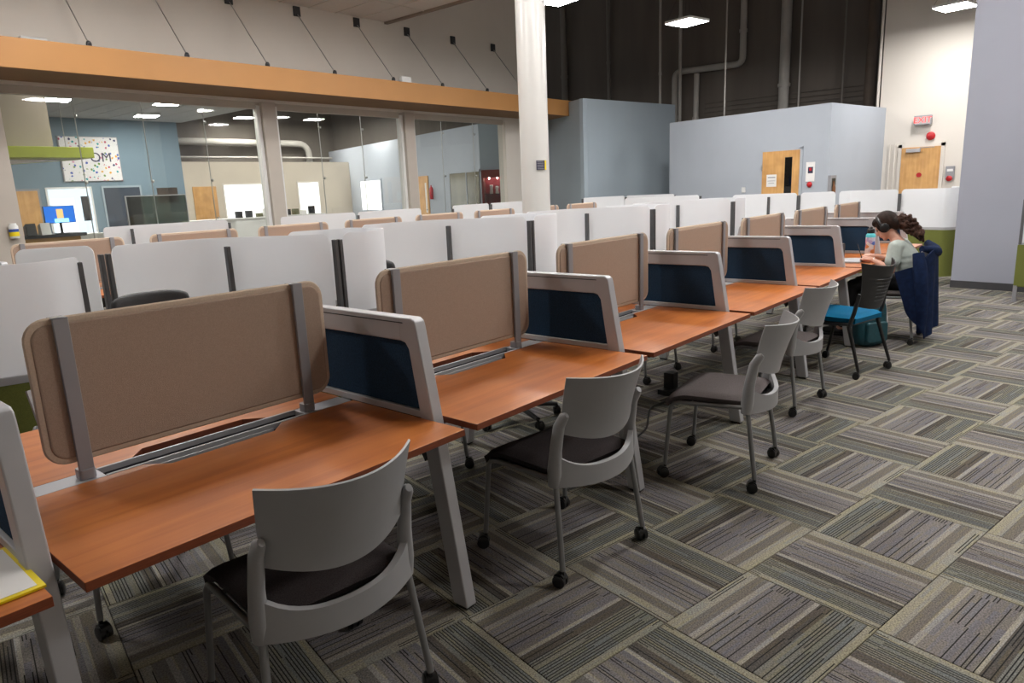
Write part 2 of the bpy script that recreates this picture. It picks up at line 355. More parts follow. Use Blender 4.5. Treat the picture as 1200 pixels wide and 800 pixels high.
# ------------------------------------------------------------------ room shell
def wall(name, a, b, z0, z1, m, th=.12, label=None, side=1, cat='wall'):
    a = Vector(a); b = Vector(b); L = (b-a).length; an = math.atan2(b.y-a.y, b.x-a.x)
    o = MB().box(0, L, 0 if side > 0 else -th, th if side > 0 else 0, z0, z1).build(name, m)
    o.location = (a.x, a.y, 0); o.rotation_euler = (0, 0, an); struct(o, label, cat); return o
# exit wall at the far right
wall('wall_far', (18, -6), (18, 4.28), 0, 8.2, CREAM, .15, 'cream wall with the exit door', -1)
wall('wall_dark', (19.3, 3.0), (19.3, 30), 0, 8.2, DARKW, .15, 'tall dark warehouse wall above the blue partitions', -1)
wall('wall_dark_back', (11.0, 26.6), (19.4, 26.6), 0, 8.2, DARKW, .15, 'dark upper wall seen through the glass', 1)
o = wall('wall_right', (10.35, -3.2), (11.08, 1.6), 0, 8.2, LAVG, .15, 'lavender grey wall at the right edge', -1)
b_ = MB().box(0, (Vector((11.08, 1.6))-Vector((10.35, -3.2))).length+.004, .001, .012, 0, .10).build('baseboard_right', BASEB, o, bevel=.002)
b_ = MB().box(.0, 4.4, -.012, .0, 0, .10).build('baseboard_far', BASEB); b_.location = (17.99, -.1, 0); b_.rotation_euler = (0, 0, pi/2+pi); b_.location = (17.99, 2.9, 0); struct(b_)
wall('wall_back', (-4.2, -5.5), (-4.2, 12), 0, 8.2, CREAM, .12, 'cream wall behind the camera', 1)
wall('wall_near', (-4.2, -5.5), (18.1, -5.5), 0, 8.2, CREAM, .12, 'cream wall to the right of the camera', -1)
# partitions
pA = wall('wall_partition_tall', (14.8, 10.18), (18.4, 9.57), 0, 3.66, BLUEG, .12, 'tall blue grey partition beside the glass wall', 1)
pR = wall('wall_partition_return', (15.6, 11.95), (14.8, 10.18), 0, 3.66, BLUEG, .12, 'return of the blue grey partition below the beam end', 1)
pD = wall('wall_partition_door', (16.26, 8.6), (15.43, 4.56), 0, 3.0, LAVG2, .12, 'blue grey partition with a wooden door', 1)
pC = wall('wall_partition_corner', (15.43, 4.56), (18.0, 4.15), 0, 3.0, LAVG2, .12, 'blue grey partition meeting the cream exit wall', 1)
# ceiling left (suspended tiles), with its fascia; high dark roof beyond
cl = MB().box(-4.4, 10.2, -6, 12.1, 5.09, 5.2).build('ceiling', CEILG); struct(cl, 'suspended ceiling with white tiles', 'ceiling')
MB().box(10.16, 10.24, -6, 12, 5.0, 8.2).build('ceiling_fascia', TAN, cl)
def ctile(x, y, w_, d_): return (x+.012, x+w_-.012, y+.012, y+d_-.012, 5.035, 5.09)
big = MB()
for a in range(24):
    for k in range(15):
        x = 9.6-a*.61+.0; y = 11.3-k*1.22
        if x < -4.4 or y < -6: continue
        if x > 6.4 and y > 8.5:
            t_ = MB().box(*ctile(0, 0, .61, 1.22)[:4], 0, .05).build('ceiling_tile', CEILT, cl, bevel=.004, seg=1); t_.location = (x-.03, y-.6, 5.04)
        else: big.box(x-.03+.012, x-.03+.598, y-.6+.012, y-.6+1.208, 5.04, 5.09)
big.build('distant_ceiling_tiles', CEILT, cl)['kind'] = 'stuff'
gb = MB()
for a in range(24): gb.box(9.57-a*.61+.61-.014-.003, 9.57-a*.61+.61+.014-.003, -6, 11.9, 5.028, 5.04)
for k in range(15): gb.box(-4.4, 10.2, 10.7-k*1.22-.014, 10.7-k*1.22+.014, 5.028, 5.04)
gb.build('ceiling_grid', CEILG, cl)
struct(MB().box(10.2, 19.6, -6, 27, 8.2, 8.35).build('ceiling_high', DARKR), 'dark high roof beyond the suspended ceiling', 'ceiling')
# glass wall line at y = 11.9
wt = struct(MB().box(-4.2, 15.6, 11.9, 12.15, 3.28, 8.2).build('wall_left', CREAM), 'cream wall above the orange beam', 'wall')
struct(MB().box(-4.2, 3.15, 11.9, 12.15, 0, 3.28).build('wall_left_pier', CREAMD), 'warm grey wall left of the glass', 'wall')
struct(MB().box(13.85, 15.6, 11.9, 12.15, 0, 3.28).build('wall_left_end', CREAM), 'cream wall end behind the round column', 'wall')
for n_, x0 in enumerate((7.13, 10.50)):
    q = MB().box(x0, x0+.27, 11.86, 12.15, 0, 3.28).build('trim_%d' % (n_+1), CREAMD, bevel=.006); struct(q, ORD[n_]+' square post of the glass wall from the left', 'post')
    for dx in (-.07, .27): MB().box(x0+dx, x0+dx+.07, 11.93, 12.06, 0, 3.22).build('mullion', WHITE, q, bevel=.005)
for n_, (x0, x1, rods) in enumerate(((3.15, 7.06, (4.13, 5.12, 6.13)), (7.47, 10.43, (8.45, 9.48)), (10.84, 13.85, (11.79, 12.86)))):
    q = MB().box(x0, x1, 11.97, 12.06, 3.16, 3.28).build('window_%d' % (n_+1), CREAMD, bevel=.006); struct(q, ('left', 'middle', 'right')[n_]+' bay of the glass wall to the offices', 'window')
    MB().box(x0, x1, 11.97, 12.06, 0, .10).build('window_sill', CREAMD, q)
    xs = [x0]+list(rods)+[x1]
    for a, b in zip(xs, xs[1:]): MB().box(a+.004, b-.004, 12.0, 12.01, .1, 3.16).build('glass_pane', GLASS, q)
    for x in rods:
        MB().cyl((x, 12.09, .1), (x, 12.09, 3.2), .008, 8).build('tension_rod', STEEL, q, smooth=True)
        f_ = MB()
        for z in (.7, 1.93, 2.9): f_.ball((x, 12.04, z), .025, 8, 6)
        f_.build('glass_clamp', STEEL, q, smooth=True)
MB().box(7.06, 7.13, 11.97, 12.06, 3.16, 3.28).build('trim_3', CREAMD)['kind'] = 'structure'
# orange canopy beam
bm_ = thing('canopy_beam', 'long orange painted beam running above the glass wall', 'beam', (0, 0, 0))
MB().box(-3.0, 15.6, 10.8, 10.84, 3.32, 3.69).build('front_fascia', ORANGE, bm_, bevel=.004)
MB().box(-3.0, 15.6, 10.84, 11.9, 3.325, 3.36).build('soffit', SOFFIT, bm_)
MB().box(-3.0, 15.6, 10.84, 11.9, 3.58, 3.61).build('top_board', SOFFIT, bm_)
proto = None; BX = [4.05, 5.40, 6.74, 8.07, 9.43, 10.75, 12.13, 13.50]; EX = [x-2.65+.0 for x in BX]
EXs = [4.09-2.70, 4.09-1.35, 4.09, 5.41, 6.73, 8.10, 9.45, 10.81, 12.19]
for n_, x in enumerate(BX):
    a = Vector((x, 11.88, 4.9)); e = Vector((x, 10.9, 3.74))
    t_ = thing('stay_wire', 'steel stay wire of the orange beam, %s from the left' % ORD[n_], 'wire', (x, 11.895, 4.92), 0, 'stay wires holding the orange beam')
    MB().box(-.07, .07, -.03, 0, -.08, .09).build('wall_plate', DKMET, t_, bevel=.004)
    d = e-Vector((x, 11.9, 4.92)); MB().cyl((.0, -.035, -.05), d, .009, 6).build('rod', STEEL, t_, smooth=True)
    MB().ball(d, .035, 8, 6).box(d.x-.03, d.x+.03, d.y-.02, d.y+.02, d.z-.06, d.z).build('turnbuckle', DKMET, t_, smooth=True)
# boxes on the beam
t_ = thing('wall_unit', 'white box unit on the wall above the left end of the beam', 'device', (3.68, 11.9, 3.62)); MB().box(-.17, .17, -.12, 0, 0, .30).build('housing', WHITE, t_, bevel=.02); MB().box(-.13, .13, -.125, -.12, .05, .07).build('vent', SILVERD, t_)
t_ = thing('wireless_unit', 'small white box standing on the orange beam left of the column', 'device', (9.82, 11.0, 3.61)); MB().box(-.13, .13, -.05, .05, 0, .22).build('housing', WHITE, t_, bevel=.02); MB().box(-.02, .02, -.02, .02, -.0, .01).build('foot', WHITE, t_)
MB().box(2.62, 2.9, 11.78, 11.9, 3.69, 8.2).build('trim_4', CREAM)['kind'] = 'structure'
# ceiling panel lamps on the tile grid angle
LA = rad(-11.4); a = Vector((3.35, -.68)); b = Vector((.68, 3.35)); L1 = Vector((10.13, 7.45)); lamp = None
def mk_lamp(x, y, z, top, label):
    t = thing('ceiling_light', label, 'light', (x, y, z), LA, 'square panel lights hanging over the room')
    MB().box(-.305, .305, -.305, .305, .004, .05).build('frame', WHITE, t, bevel=.004)
    MB().box(-.29, .29, -.29, .29, 0, .004).build('diffuser', LAMPM, t)
    m_ = MB()
    for sx in (-.28, .28):
        for sy in (-.28, .28): m_.cyl((sx, sy, .05), (sx*.1, sy*.1, .75), .003, 5)
    if top < 6: m_ = MB().box(-.31, .31, -.31, .31, .045, .058)
    else: m_.cyl((0, 0, .75), (0, 0, top-z-.01), .004, 5)
    m_.build('suspension_wire', DKMET, t)
    return t
seen = {(0, 0): 'beside the round column top', (1, 0): 'above the tall blue partition', (2, -1): 'in front of the exit wall'}
for m_ in range(-4, 3):
    for n_ in range(-3, 1):
        p = L1+m_*a+n_*b
        if (m_, n_) == (2, -1): p = Vector((16.5, 2.72))
        if not (-1 < p.x < 17.7 and -4.6 < p.y < 10.4): continue
        if p.x < 2.6 and (p.y < 4 or p.y > 7): continue
        if 9.6 < p.x < 11.6 and p.y < 1.9: continue
        if p.x > 15.9 and p.y > 4: continue
        lab = 'glowing square panel light hanging '+seen[(m_, n_)] if (m_, n_) in seen else 'square panel light over the desks outside the frame, row %s place %s' % (ORD[n_+3], ORD[m_+4])
        mk_lamp(p.x, p.y, 4.6 if p.x > 9.9 else 4.98, 5.03 if p.x < 9.9 else 8.2, lab)

# ------------------------------------------------------------------ dark void: pipes and conduits
def pipe(name, pts, r, label, m=PIPEM, joints=()):
    t = thing(name, label, 'pipe', pts[0]); P = [Vector(q)-Vector(pts[0]) for q in pts]
    MB().tube(P, r, 12).build('pipe_run', m, t, smooth=True)
    j = MB()
    for q in joints: j.tube([Vector(q)-Vector(pts[0])-Vector((0, 0, .04)), Vector(q)-Vector(pts[0])+Vector((0, 0, .04))], r*1.25, 12)
    if joints: j.build('coupling', m, t, smooth=True)
def arc(p, q, s, r=.2, n=5):   # fillet at q
    p, q, s = map(Vector, (p, q, s)); a_ = (p-q).normalized()*r; b2 = (s-q).normalized()*r
    return [tuple(q+a_*(1-t)**2+b2*t*t) for t in [k/n for k in range(n+1)]]
pipe('vertical_pipe', [(19.15, 13.86, 2.5), (19.15, 13.86, 8.1)], .10, 'wide dim pipe on the dark wall nearest the column', PIPEM, [(19.15, 13.86, 5)])
pipe('vertical_pipe', [(19.15, 12.2, 2.5), (19.15, 12.2, 8.1)], .055, 'dim pipe on the dark wall, second from the column', PIPEM, [(19.15, 12.2, 5.2)])
pipe('vertical_conduit', [(18.2, 9.93, 3.0), (18.2, 9.93, 8.1)], .035, 'thin pale conduit rising behind the tall blue partition', PIPEL, [(18.2, 9.93, 4.5)])
h1, h2 = (19.1, 9.95, 4.62), (19.1, 7.97, 4.58)
pipe('bent_pipe', [(19.1, 9.95, 2.6)]+arc((19.1, 9.95, 2.6), h1, h2)+arc(h1, h2, (19.1, 7.97, 8))+[(19.1, 7.97, 8.1)], .085, 'pale pipe with two elbows on the dark wall', PIPEL, [(19.1, 9.95, 3.4), (19.1, 7.97, 5.4)])
pipe('branch_pipe', [(19.1, 9.3, 2.6), (19.1, 9.28, 4.5)], .075, 'short pale branch pipe under the elbowed pipe', PIPEL, [(19.1, 9.3, 3.3)])
pipe('vertical_conduit', [(18.85, 9.66, 3.2), (18.85, 9.66, 8.1)], .045, 'conduit right beside the elbowed pipe', PIPEL, [(18.85, 9.66, 6)])
pipe('drop_cable', [(16.5, 7.3, 3.0), (16.5, 7.3, 3.2), (16.5, 7.28, 8.1)], .018, 'thin pale cable dropping behind the door partition', PIPEL)
pipe('vertical_pipe', [(19.1, 6.85, 2.6), (19.1, 6.85, 8.1)], .13, 'widest pale pipe on the dark wall, above the wooden door', PIPEL, [(19.1, 6.85, 3.9)])
pipe('vertical_conduit', [(18.9, 6.4, 2.6), (18.9, 6.4, 8.1)], .02, 'thin conduit right of the widest pipe', PIPEL)
pipe('vertical_conduit', [(19.1, 5.42, 2.6), (19.1, 5.42, 8.1)], .022, 'faint conduit nearest the exit wall corner', PIPEM)
pipe('corner_conduit', [(17.97, 4.33, 3.0), (17.97, 4.33, 8.1)], .03, 'white conduit in the corner of the exit wall', CREAM)
m_ = thing('cable_tray_rack', 'dark ribbed racks low on the warehouse wall', 'rack', (19.29, 4.9, 3.2))
for z in (0, .12, .24, .36, .48): MB().box(-.05, .0, 0, 4.2, z, z+.03).build('rack_rail', DARKW, m_)
pipe('roof_truss_post', [(18.9, 4.75, 3.0), (18.9, 4.75, 8.1)], .12, 'dark brown post beside the exit wall corner', mat('brown_post', (.12, .09, .07), .7, var=.1, scale=4))
# round column
t_ = thing('round_column', 'round silver grey column in front of the glass wall', 'column', (7.72, 6.12, 0))
MB().lathe([(.195, 0), (.195, 3.9), (.193, 3.902), (.193, 3.908), (.195, 3.91), (.195, 5.03)], n=40).build('shaft', COLUMN, t_, smooth=True)
MB().lathe([(.21, 0), (.21, .1), (.2, .11)], n=32).build('base_ring', BASEB, t_, smooth=True)
an = math.atan2(-6.12, -7.72)+.42
pl = tag(MB().box(-.072, .05, -.006, 0, -.062, .062).build('column_notice', INK, None, bevel=.001), 'small dark notice with a yellow edge on the round column', 'sign'); pl.location = (7.72+.203*cos(an), 6.12+.203*sin(an), 1.86); pl.rotation_euler = (0, 0, an+pi/2)
MB().box(.05, .072, -.006, 0, -.062, .062).build('yellow_edge', YELLOW, pl)
for k in range(5): MB().box(-.06, .035, -.0075, -.006, .045-k*.024, .053-k*.024).build('print_line', SILVERD, pl)

# ------------------------------------------------------------------ door partition items
def onwall(w_, s, d, z): return w_.matrix_basis @ Vector((s, d, z))
def place(o, w_, s, d, z): o.location = onwall(w_, s, d, z); o.rotation_euler = w_.rotation_euler
# partition_door wall runs from (16.26,8.6) towards (15.43,4.56); camera side is local -y (side=1 puts thickness on +y)
dd = MB().box(0, .88, -.03, .02, 0, 2.13).build('door_1', MAPLE, bevel=.003); place(dd, pD, 2.62, 0, 0); struct(dd, 'light wood door with a narrow window in the blue grey partition', 'door')
MB().box(.55, .71, -.036, -.028, .9, 1.98).build('door_window', GLASSD, dd)
MB().box(.545, .715, -.034, -.029, .89, 1.99).build('window_frame', DKMET, dd)
MB().cyl((.80, -.03, 1.0), (.80, -.09, 1.0), .012, 8).cyl((.80, -.085, 1.0), (.68, -.085, 1.0), .01, 8).build('door_handle', STEEL, dd, smooth=True)
MB().box(.12, .36, -.034, -.031, 1.38, 1.64).build('paper_notice', PAPER, dd)
MB().box(.15, .33, -.0355, -.034, 1.57, 1.59).box(.15, .33, -.0355, -.034, 1.50, 1.51).box(.17, .31, -.0355, -.034, 1.45, 1.46).build('print_line', SILVERD, dd)
for z in (.25, 1.75): MB().box(-.02, .01, -.036, -.03, z, z+.1).build('hinge', STEEL, dd)
fr = MB().box(-.06, 0, -.02, .01, 0, 2.19).box(.88, .94, -.02, .01, 0, 2.19).box(-.06, .94, -.02, .01, 2.13, 2.19).build('door_frame', LAVG2, dd)
sg = MB().box(-.10, .10, -.012, 0, -.2, .2).build('wall_notice', PAPER, bevel=.01); place(sg, pD, 3.74, -.002, 1.66); tag(sg, 'white notice on the partition right of the wooden door', 'sign')
MB().box(-.05, .06, -.014, -.012, -.03, .1).build('picture', INK, sg); MB().box(-.02, .03, -.0155, -.014, .02, .08).build('picture_detail', RED, sg)
rb = MB().ball((0, 0, 0), (.06, .04, .06)).build('red_knob', RED, smooth=True); place(rb, pD, 3.74, -.02, 1.40); tag(rb, 'round red button below the white notice', 'button')
sw = MB().box(-.05, .05, -.02, 0, -.06, .06).build('light_switch', WHITE, bevel=.01); place(sw, pD, 2.15, 0, 1.33); tag(sw, 'white switch plate left of the wooden door', 'switch')
MB().box(-.01, .01, -.03, -.02, -.02, .02).build('toggle', WHITE, sw)
fc = thing('extinguisher_cabinet', 'grey recessed extinguisher cabinet beside the partition corner', 'cabinet'); place(fc, pC, .12, -.005, .95)
MB().box(-.13, .13, -.06, 0, 0, .62).build('frame', SILVERD, fc, bevel=.006); MB().box(-.07, .07, -.066, -.06, .06, .56).build('door_glass', GLASSG, fc)
MB().lathe([(.03, .1), (.045, .13), (.045, .38), (.02, .44), (.02, .5)], (0, -.06, 0), 12).build('extinguisher', mat('cabinet_brass', (.2, .08, .03), .4, .3, var=.1), fc, smooth=True)
# exit wall items (wall faces -x at x=18)
ed = MB().box(17.93, 17.99, 3.0, 3.76, 0, 2.10).build('door_2', MAPLE, bevel=.003); struct(ed, 'light wood exit door in the cream wall', 'door')
MB().box(17.95, 18.0, 2.93, 3.0, 0, 2.17).box(17.95, 18.0, 3.76, 3.83, 0, 2.17).box(17.95, 18.0, 2.93, 3.83, 2.10, 2.17).build('door_frame', CREAM, ed)
MB().box(17.86, 17.93, 3.38, 3.66, 1.99, 2.07).build('door_closer', SILVER, ed, bevel=.01); MB().cyl((17.9, 3.4, 2.08), (17.8, 3.1, 2.08), .01, 6).build('closer_arm', SILVER, ed)
MB().cyl((17.93, 3.38, 1.50), (17.915, 3.38, 1.50), .05, 20).build('round_sticker', RED, ed, smooth=True)
MB().box(17.85, 17.93, 3.08, 3.68, .95, 1.02).build('push_bar', SILVER, ed, bevel=.01)
for k in range(2): MB().box(17.955, 17.985, 3.9+k*.1, 3.93+k*.1, 0, 2.2).build('trim_%d' % (5+k), CREAM)['kind'] = 'structure'
ex = thing('exit_sign', 'grey exit sign with red letters above the exit door', 'sign', (17.9, 3.38, 2.66), pi/2+pi)
ex.rotation_euler = (0, 0, -pi/2)
MB().box(-.17, .17, -.045, .06, -.10, .10).build('housing', SILVERD, ex, bevel=.01)
MB().box(-.145, .145, -.048, -.045, -.078, .078).build('face', emis('exit_face', (.55, .50, .48), .45), ex)
text('letters', 'EXIT', .17, emis('exit_red', (1, .04, .04), 1.6), ex, (0, -.049, 0), (pi/2, 0, 0))
tag(MB().ball((17.96, 3.22, 2.32), (.04, .09, .09)).box(17.94, 17.99, 3.15, 3.29, 2.26, 2.38).build('fire_alarm', RED, smooth=True), 'round red fire alarm above the exit door', 'alarm')
kp = tag(MB().box(17.94, 17.99, 2.71, 2.88, 1.38, 1.66).build('alarm_pull', SILVERD, bevel=.01), 'grey call box right of the exit door', 'alarm'); MB().ball((17.94, 2.80, 1.40), (.03, .06, .06)).build('red_button', RED, kp, smooth=True); MB().box(17.935, 17.94, 2.74, 2.85, 1.55, 1.60).build('nameplate', PAPER, kp)

# ------------------------------------------------------------------ offices behind the glass
struct(MB().box(3.0, 11.45, 24.5, 24.65, 0, 4.5).build('wall_office_blue', BLUED), 'blue office wall with the poster', 'wall')
wc = struct(MB().box(11.45, 19.2, 24.5, 24.65, 0, 2.95).build('wall_office_cream', mat('office_cream', (.60, .53, .44), .85, var=.03, scale=2)), 'low cream office wall', 'wall')
struct(MB().box(3.0, 3.15, 12.15, 24.5, 0, 5).build('wall_office_left', TAN), 'tan office side wall', 'wall')
struct(MB().box(2.9, 4.38, 14.0, 14.12, 2.58, 4.26).build('wall_office_pier', TAN), 'tan wall pier just behind the glass', 'wall')
oc = struct(MB().box(2.9, 11.6, 12.15, 27, 4.26, 4.36).build('ceiling_office', DARKR), 'grey office ceiling grid', 'ceiling')
g_ = MB()
for a_ in range(14):
    for k in range(10): g_.box(3.1+a_*.61, 3.1+a_*.61+.59, 12.3+k*1.22, 12.3+k*1.22+1.2, 4.235, 4.26)
g_.build('office_ceiling_tiles', mat('office_tile', (.5, .5, .49), .9, var=.05), oc)['kind'] = 'stuff'
def wline(p, q, z1, m, name, lab): return wall(name, p, q, 0, z1, m, .12, lab, 1)
dg_ = wline((18.99, 26.6), (15.83, 14.66), 3.5, LAVG2, 'wall_office_diagonal', 'pale diagonal office wall'); 
dc_ = wline((15.83, 14.66), (16.9, 13.0), 3.5, BLUEG, 'wall_office_display', 'blue grey wall over the display case')
wc2 = struct(MB().box(16.9, 19.2, 12.9, 13.02, 0, 3.5).build('wall_office_end', BLUEG), 'blue grey office end wall', 'wall')
def panel(name, x0, x1, z0, z1, m, lab, cat, y=24.5, fr_=None, th=.03):
    o = MB().box(x0, x1, y-th, y-.001, z0, z1).build(name, m, bevel=.003)
    if fr_: MB().box(x0-.06, x1+.06, y-th+.01, y-.0012, z1, z1+.06).box(x0-.06, x0, y-th+.01, y-.0012, z0-.06, z1).box(x1, x1+.06, y-th+.01, y-.0012, z0-.06, z1).box(x0-.06, x1+.06, y-th+.01, y-.0012, z0-.06, z0).build('frame', fr_, o)
    if cat: tag(o, lab, cat)
    return o
WIN = emis('lit_window', (1, .98, .92), 1.15)
d = panel('door_3', 11.70, 12.55, 0, 2.1, MAPLE, '', None); struct(d, 'light wood door in the low cream office wall', 'door'); MB().ball((12.48, 24.44, 1.0), .04, 8, 6).build('door_knob', STEEL, d, smooth=True)
d = panel('door_4', 6.30, 7.02, 0, 2.1, MAPLE, '', None, fr_=SILVERD); struct(d, 'light wood door in the blue office wall', 'door'); MB().ball((6.95, 24.44, 1.0), .04, 8, 6).build('door_knob', STEEL, d, smooth=True)
w_ = panel('window_4', 12.86, 14.62, .55, 2.13, WIN, '', None, fr_=CREAM); struct(w_, 'bright wide window in the cream office wall', 'window')
w_ = panel('window_5', 15.92, 16.82, .9, 2.15, WIN, '', None, fr_=CREAM); struct(w_, 'bright narrow window in the cream office wall', 'window')
w_ = panel('window_6', 7.29, 8.45, .3, 2.13, emis('lit_office', (.62, .72, .80), .75), '', None, fr_=WHITE); struct(w_, 'lit office window in the blue wall', 'window')
MB().box(7.35, 7.95, 24.455, 24.47, .5, 1.85).build('whiteboard', emis('lit_board', (.85, .87, .95), .95), w_); MB().box(8.15, 8.38, 24.45, 24.47, 1.15, 1.9).build('wall_display', DKMET, w_)
w_ = panel('window_7', 8.85, 9.94, .3, 2.14, mat('blue_grey_glass', (.06, .075, .10), .2, var=.1, scale=3), '', None, fr_=BLUEG); struct(w_, 'dark office window in the blue wall', 'window')
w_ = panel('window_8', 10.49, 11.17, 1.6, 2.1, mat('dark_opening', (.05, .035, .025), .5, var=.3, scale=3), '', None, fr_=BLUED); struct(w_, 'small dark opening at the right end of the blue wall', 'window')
# poster (flat print)
def poster_mat():
    m = bpy.data.materials.new('handprint_poster'); m.use_nodes = True; nt = m.node_tree; b = nt.nodes['Principled BSDF']; N = nt.nodes.new; L = nt.links.new
    tc = N('ShaderNodeTexCoord'); vo = N('ShaderNodeTexVoronoi'); vo.inputs['Scale'].default_value = 8.5; L(tc.outputs['Object'], vo.inputs['Vector'])
    nz = N('ShaderNodeTexNoise'); nz.inputs['Scale'].default_value = 30; L(tc.outputs['Object'], nz.inputs['Vector'])
    ad = N('ShaderNodeMath'); ad.operation = 'MULTIPLY_ADD'; ad.inputs[1].default_value = .35; L(nz.outputs['Fac'], ad.inputs[0]); L(vo.outputs['Distance'], ad.inputs[2])
    lt = N('ShaderNodeMath'); lt.operation = 'LESS_THAN'; lt.inputs[1].default_value = .47; L(ad.outputs[0], lt.inputs[0])
    sp = N('ShaderNodeSeparateColor'); L(vo.outputs['Color'], sp.inputs[0])
    r = N('ShaderNodeValToRGB'); r.color_ramp.interpolation = 'CONSTANT'; e = r.color_ramp.elements
    cs = [(0, (.05, .10, .45)), (.2, (.45, .03, .10)), (.35, (.0, .30, .32)), (.5, (.75, .38, .05)), (.62, (.03, .03, .12)), (.75, (.65, .30, .42)), (.88, (.15, .28, .05))]
    e[0].color = (*cs[0][1], 1); e[1].position = cs[1][0]; e[1].color = (*cs[1][1], 1)
    for p_, c in cs[2:]: k = e.new(p_); k.color = (*c, 1)
    L(sp.outputs[0], r.inputs['Fac']); mx = N('ShaderNodeMix'); mx.data_type = 'RGBA'; L(lt.outputs[0], mx.inputs['Factor']); mx.inputs['A'].default_value = (.75, .74, .75, 1); L(r.outputs['Color'], mx.inputs['B'])
    L(mx.outputs['Result'], b.inputs['Base Color']); b.inputs['Roughness'].default_value = .6; return m
ps = tag(MB().box(7.80, 9.45, 24.44, 24.47, 2.36, 3.68).build('wall_poster', poster_mat(), None, bevel=.003), 'white poster covered in colourful hand prints on the blue wall', 'poster')
MB().box(7.77, 9.48, 24.47, 24.5, 2.34, 3.70).build('backing_board', SILVERD, ps)
text('lettering', 'OM', .40, INK, ps, (8.90, 24.435, 3.06), (pi/2, 0, 0))
# office lights; the one behind the left bay is unseen, added as fill
for n_, (x, y) in enumerate(((6.53, 20.2), (9.04, 19.7), (9.7, 22.6), (14.36, 25.2), (17.0, 24.6), (13.97, 22.22), (5.6, 13.1), (6.6, 16.5), (9.6, 17), (13, 17), (16.8, 21.5))):
    zl = 4.17 if x < 11.4 else 4.58
    t = thing('office_light', 'glowing panel light in the offices behind the glass, %s' % ('far left', 'left of centre', 'nearest the blue wall', 'over the wood door', 'over the narrow window', 'over the wide window', 'unseen fill added just behind the left glass bay', 'front left', 'front middle', 'front right', 'far right')[n_], 'light', (x, y, zl), LA, 'panel lights in the offices')
    MB().box(-.31, .31, -.31, .31, .004, .05).build('frame', WHITE, t); MB().box(-.3, .3, -.3, .3, 0, .004).build('diffuser', LAMPB, t)
    MB().cyl((0, 0, .05), (0, 0, .06 if x < 11.4 else 3.6), .004, 5).build('suspension_wire', DKMET, t)
# pipes above the cream office wall
pipe('white_duct_pipe', [(11.5, 26.2, 3.78)]+arc((11.5, 26.2, 3.78), (17.7, 26.2, 3.78), (17.7, 26.2, 2), .5)+[(17.7, 26.2, 2.4)], .13, 'pale pipe with an elbow above the low cream wall', PIPEL)
pipe('thin_rail_pipe', [(11.5, 26.0, 3.2), (18.7, 26.0, 3.2)], .04, 'thin pale rail under the elbowed office pipe', PIPEL)
# green canopy
gc = thing('green_canopy', 'lime green hanging canopy board behind the glass', 'canopy', (0, 0, 0)); y0 = 14.5
MB().prism([(2.9, 13.6), (4.86, 13.6), (4.78, 14.3), (3.9, 16.2), (2.9, 16.2)], 2.39, 2.57, 'z').build('board', mat('lime_laminate', (.36, .42, .05), .5, var=.05, scale=3), gc, bevel=.008)
MB().prism([(3.0, 14.1), (4.5, 14.1), (3.9, 15.6), (3.0, 15.6)], 2.375, 2.389, 'z').build('underside_panel', WHITE, gc)
MB().cyl((4.6, 14.1, 2.57), (4.6, 14.1, 4.25), .006, 6).cyl((3.6, 16, 2.57), (3.6, 16, 4.25), .006, 6).build('hanging_wire', STEEL, gc)
# reception desk with a monitor
rd = thing('reception_desk', 'wooden reception desk with a dark top behind the glass', 'desk', (4.5, 15.2, 0))
MB().box(-.85, .45, 0, .06, 0, 1.03).build('front_panel', wood('reception_wood', (.35, .17, .03), (.45, .23, .05), (.5, .28, .07), .4, 0), rd); MB().box(-.85, .55, -.06, .7, 1.03, 1.09).build('counter_top', DKMET, rd, bevel=.005)
mo = thing('monitor', 'blue lit computer monitor on the reception desk', 'monitor', (4.62, 15.1, 1.09))
MB().box(-.26, .26, -.02, .02, .20, .52).build('bezel', BLACK, mo, bevel=.006); MB().box(-.25, .25, -.022, -.02, .21, .51).build('screen', emis('screen_blue', (.01, .10, .42), .9), mo)
MB().box(-.05, .06, -.0245, -.0225, .29, .46).build('screen_picture', emis('screen_tan', (.75, .42, .16), .8), mo); MB().box(-.10, .14, -.0245, -.0225, .215, .285).build('screen_caption', emis('screen_pale', (.3, .75, 1), .95), mo)
MB().box(-.02, .02, .0, .02, 0, .22).box(-.1, .1, -.06, .08, 0, .012).build('stand', BLACK, mo)
for x, y, l, c in ((4.12, 15.15, 'dark desk phone left of the blue monitor', BLACK), (4.34, 15.12, 'white box beside the blue monitor', WHITE)):
    o = tag(MB().prism([(-.1, 0), (.1, 0), (.1, .16), (-.06, .22)], -.08, .08, 'x').build('desk_phone' if c is BLACK else 'small_box', c, bevel=.006), l, 'phone' if c is BLACK else 'box'); o.location = (x, y, 1.09)
tg = thing('glass_screen_stand', 'olive tinted glass display screen on feet behind the glass wall', 'screen', (6.48, 15.2, 0))
MB().box(-.6, .6, -.01, .01, 1.15, 1.73).build('tinted_pane', GLASSG, tg); MB().box(-.62, .62, -.02, .02, 1.73, 1.75).box(-.62, -.6, -.02, .02, 0, 1.73).box(.6, .62, -.02, .02, 0, 1.73).box(-.62, .62, -.02, .02, 1.13, 1.15).build('frame', SILVER, tg)
MB().box(-.64, -.58, -.2, .2, 0, .03).box(.58, .64, -.2, .2, 0, .03).build('foot', SILVER, tg)
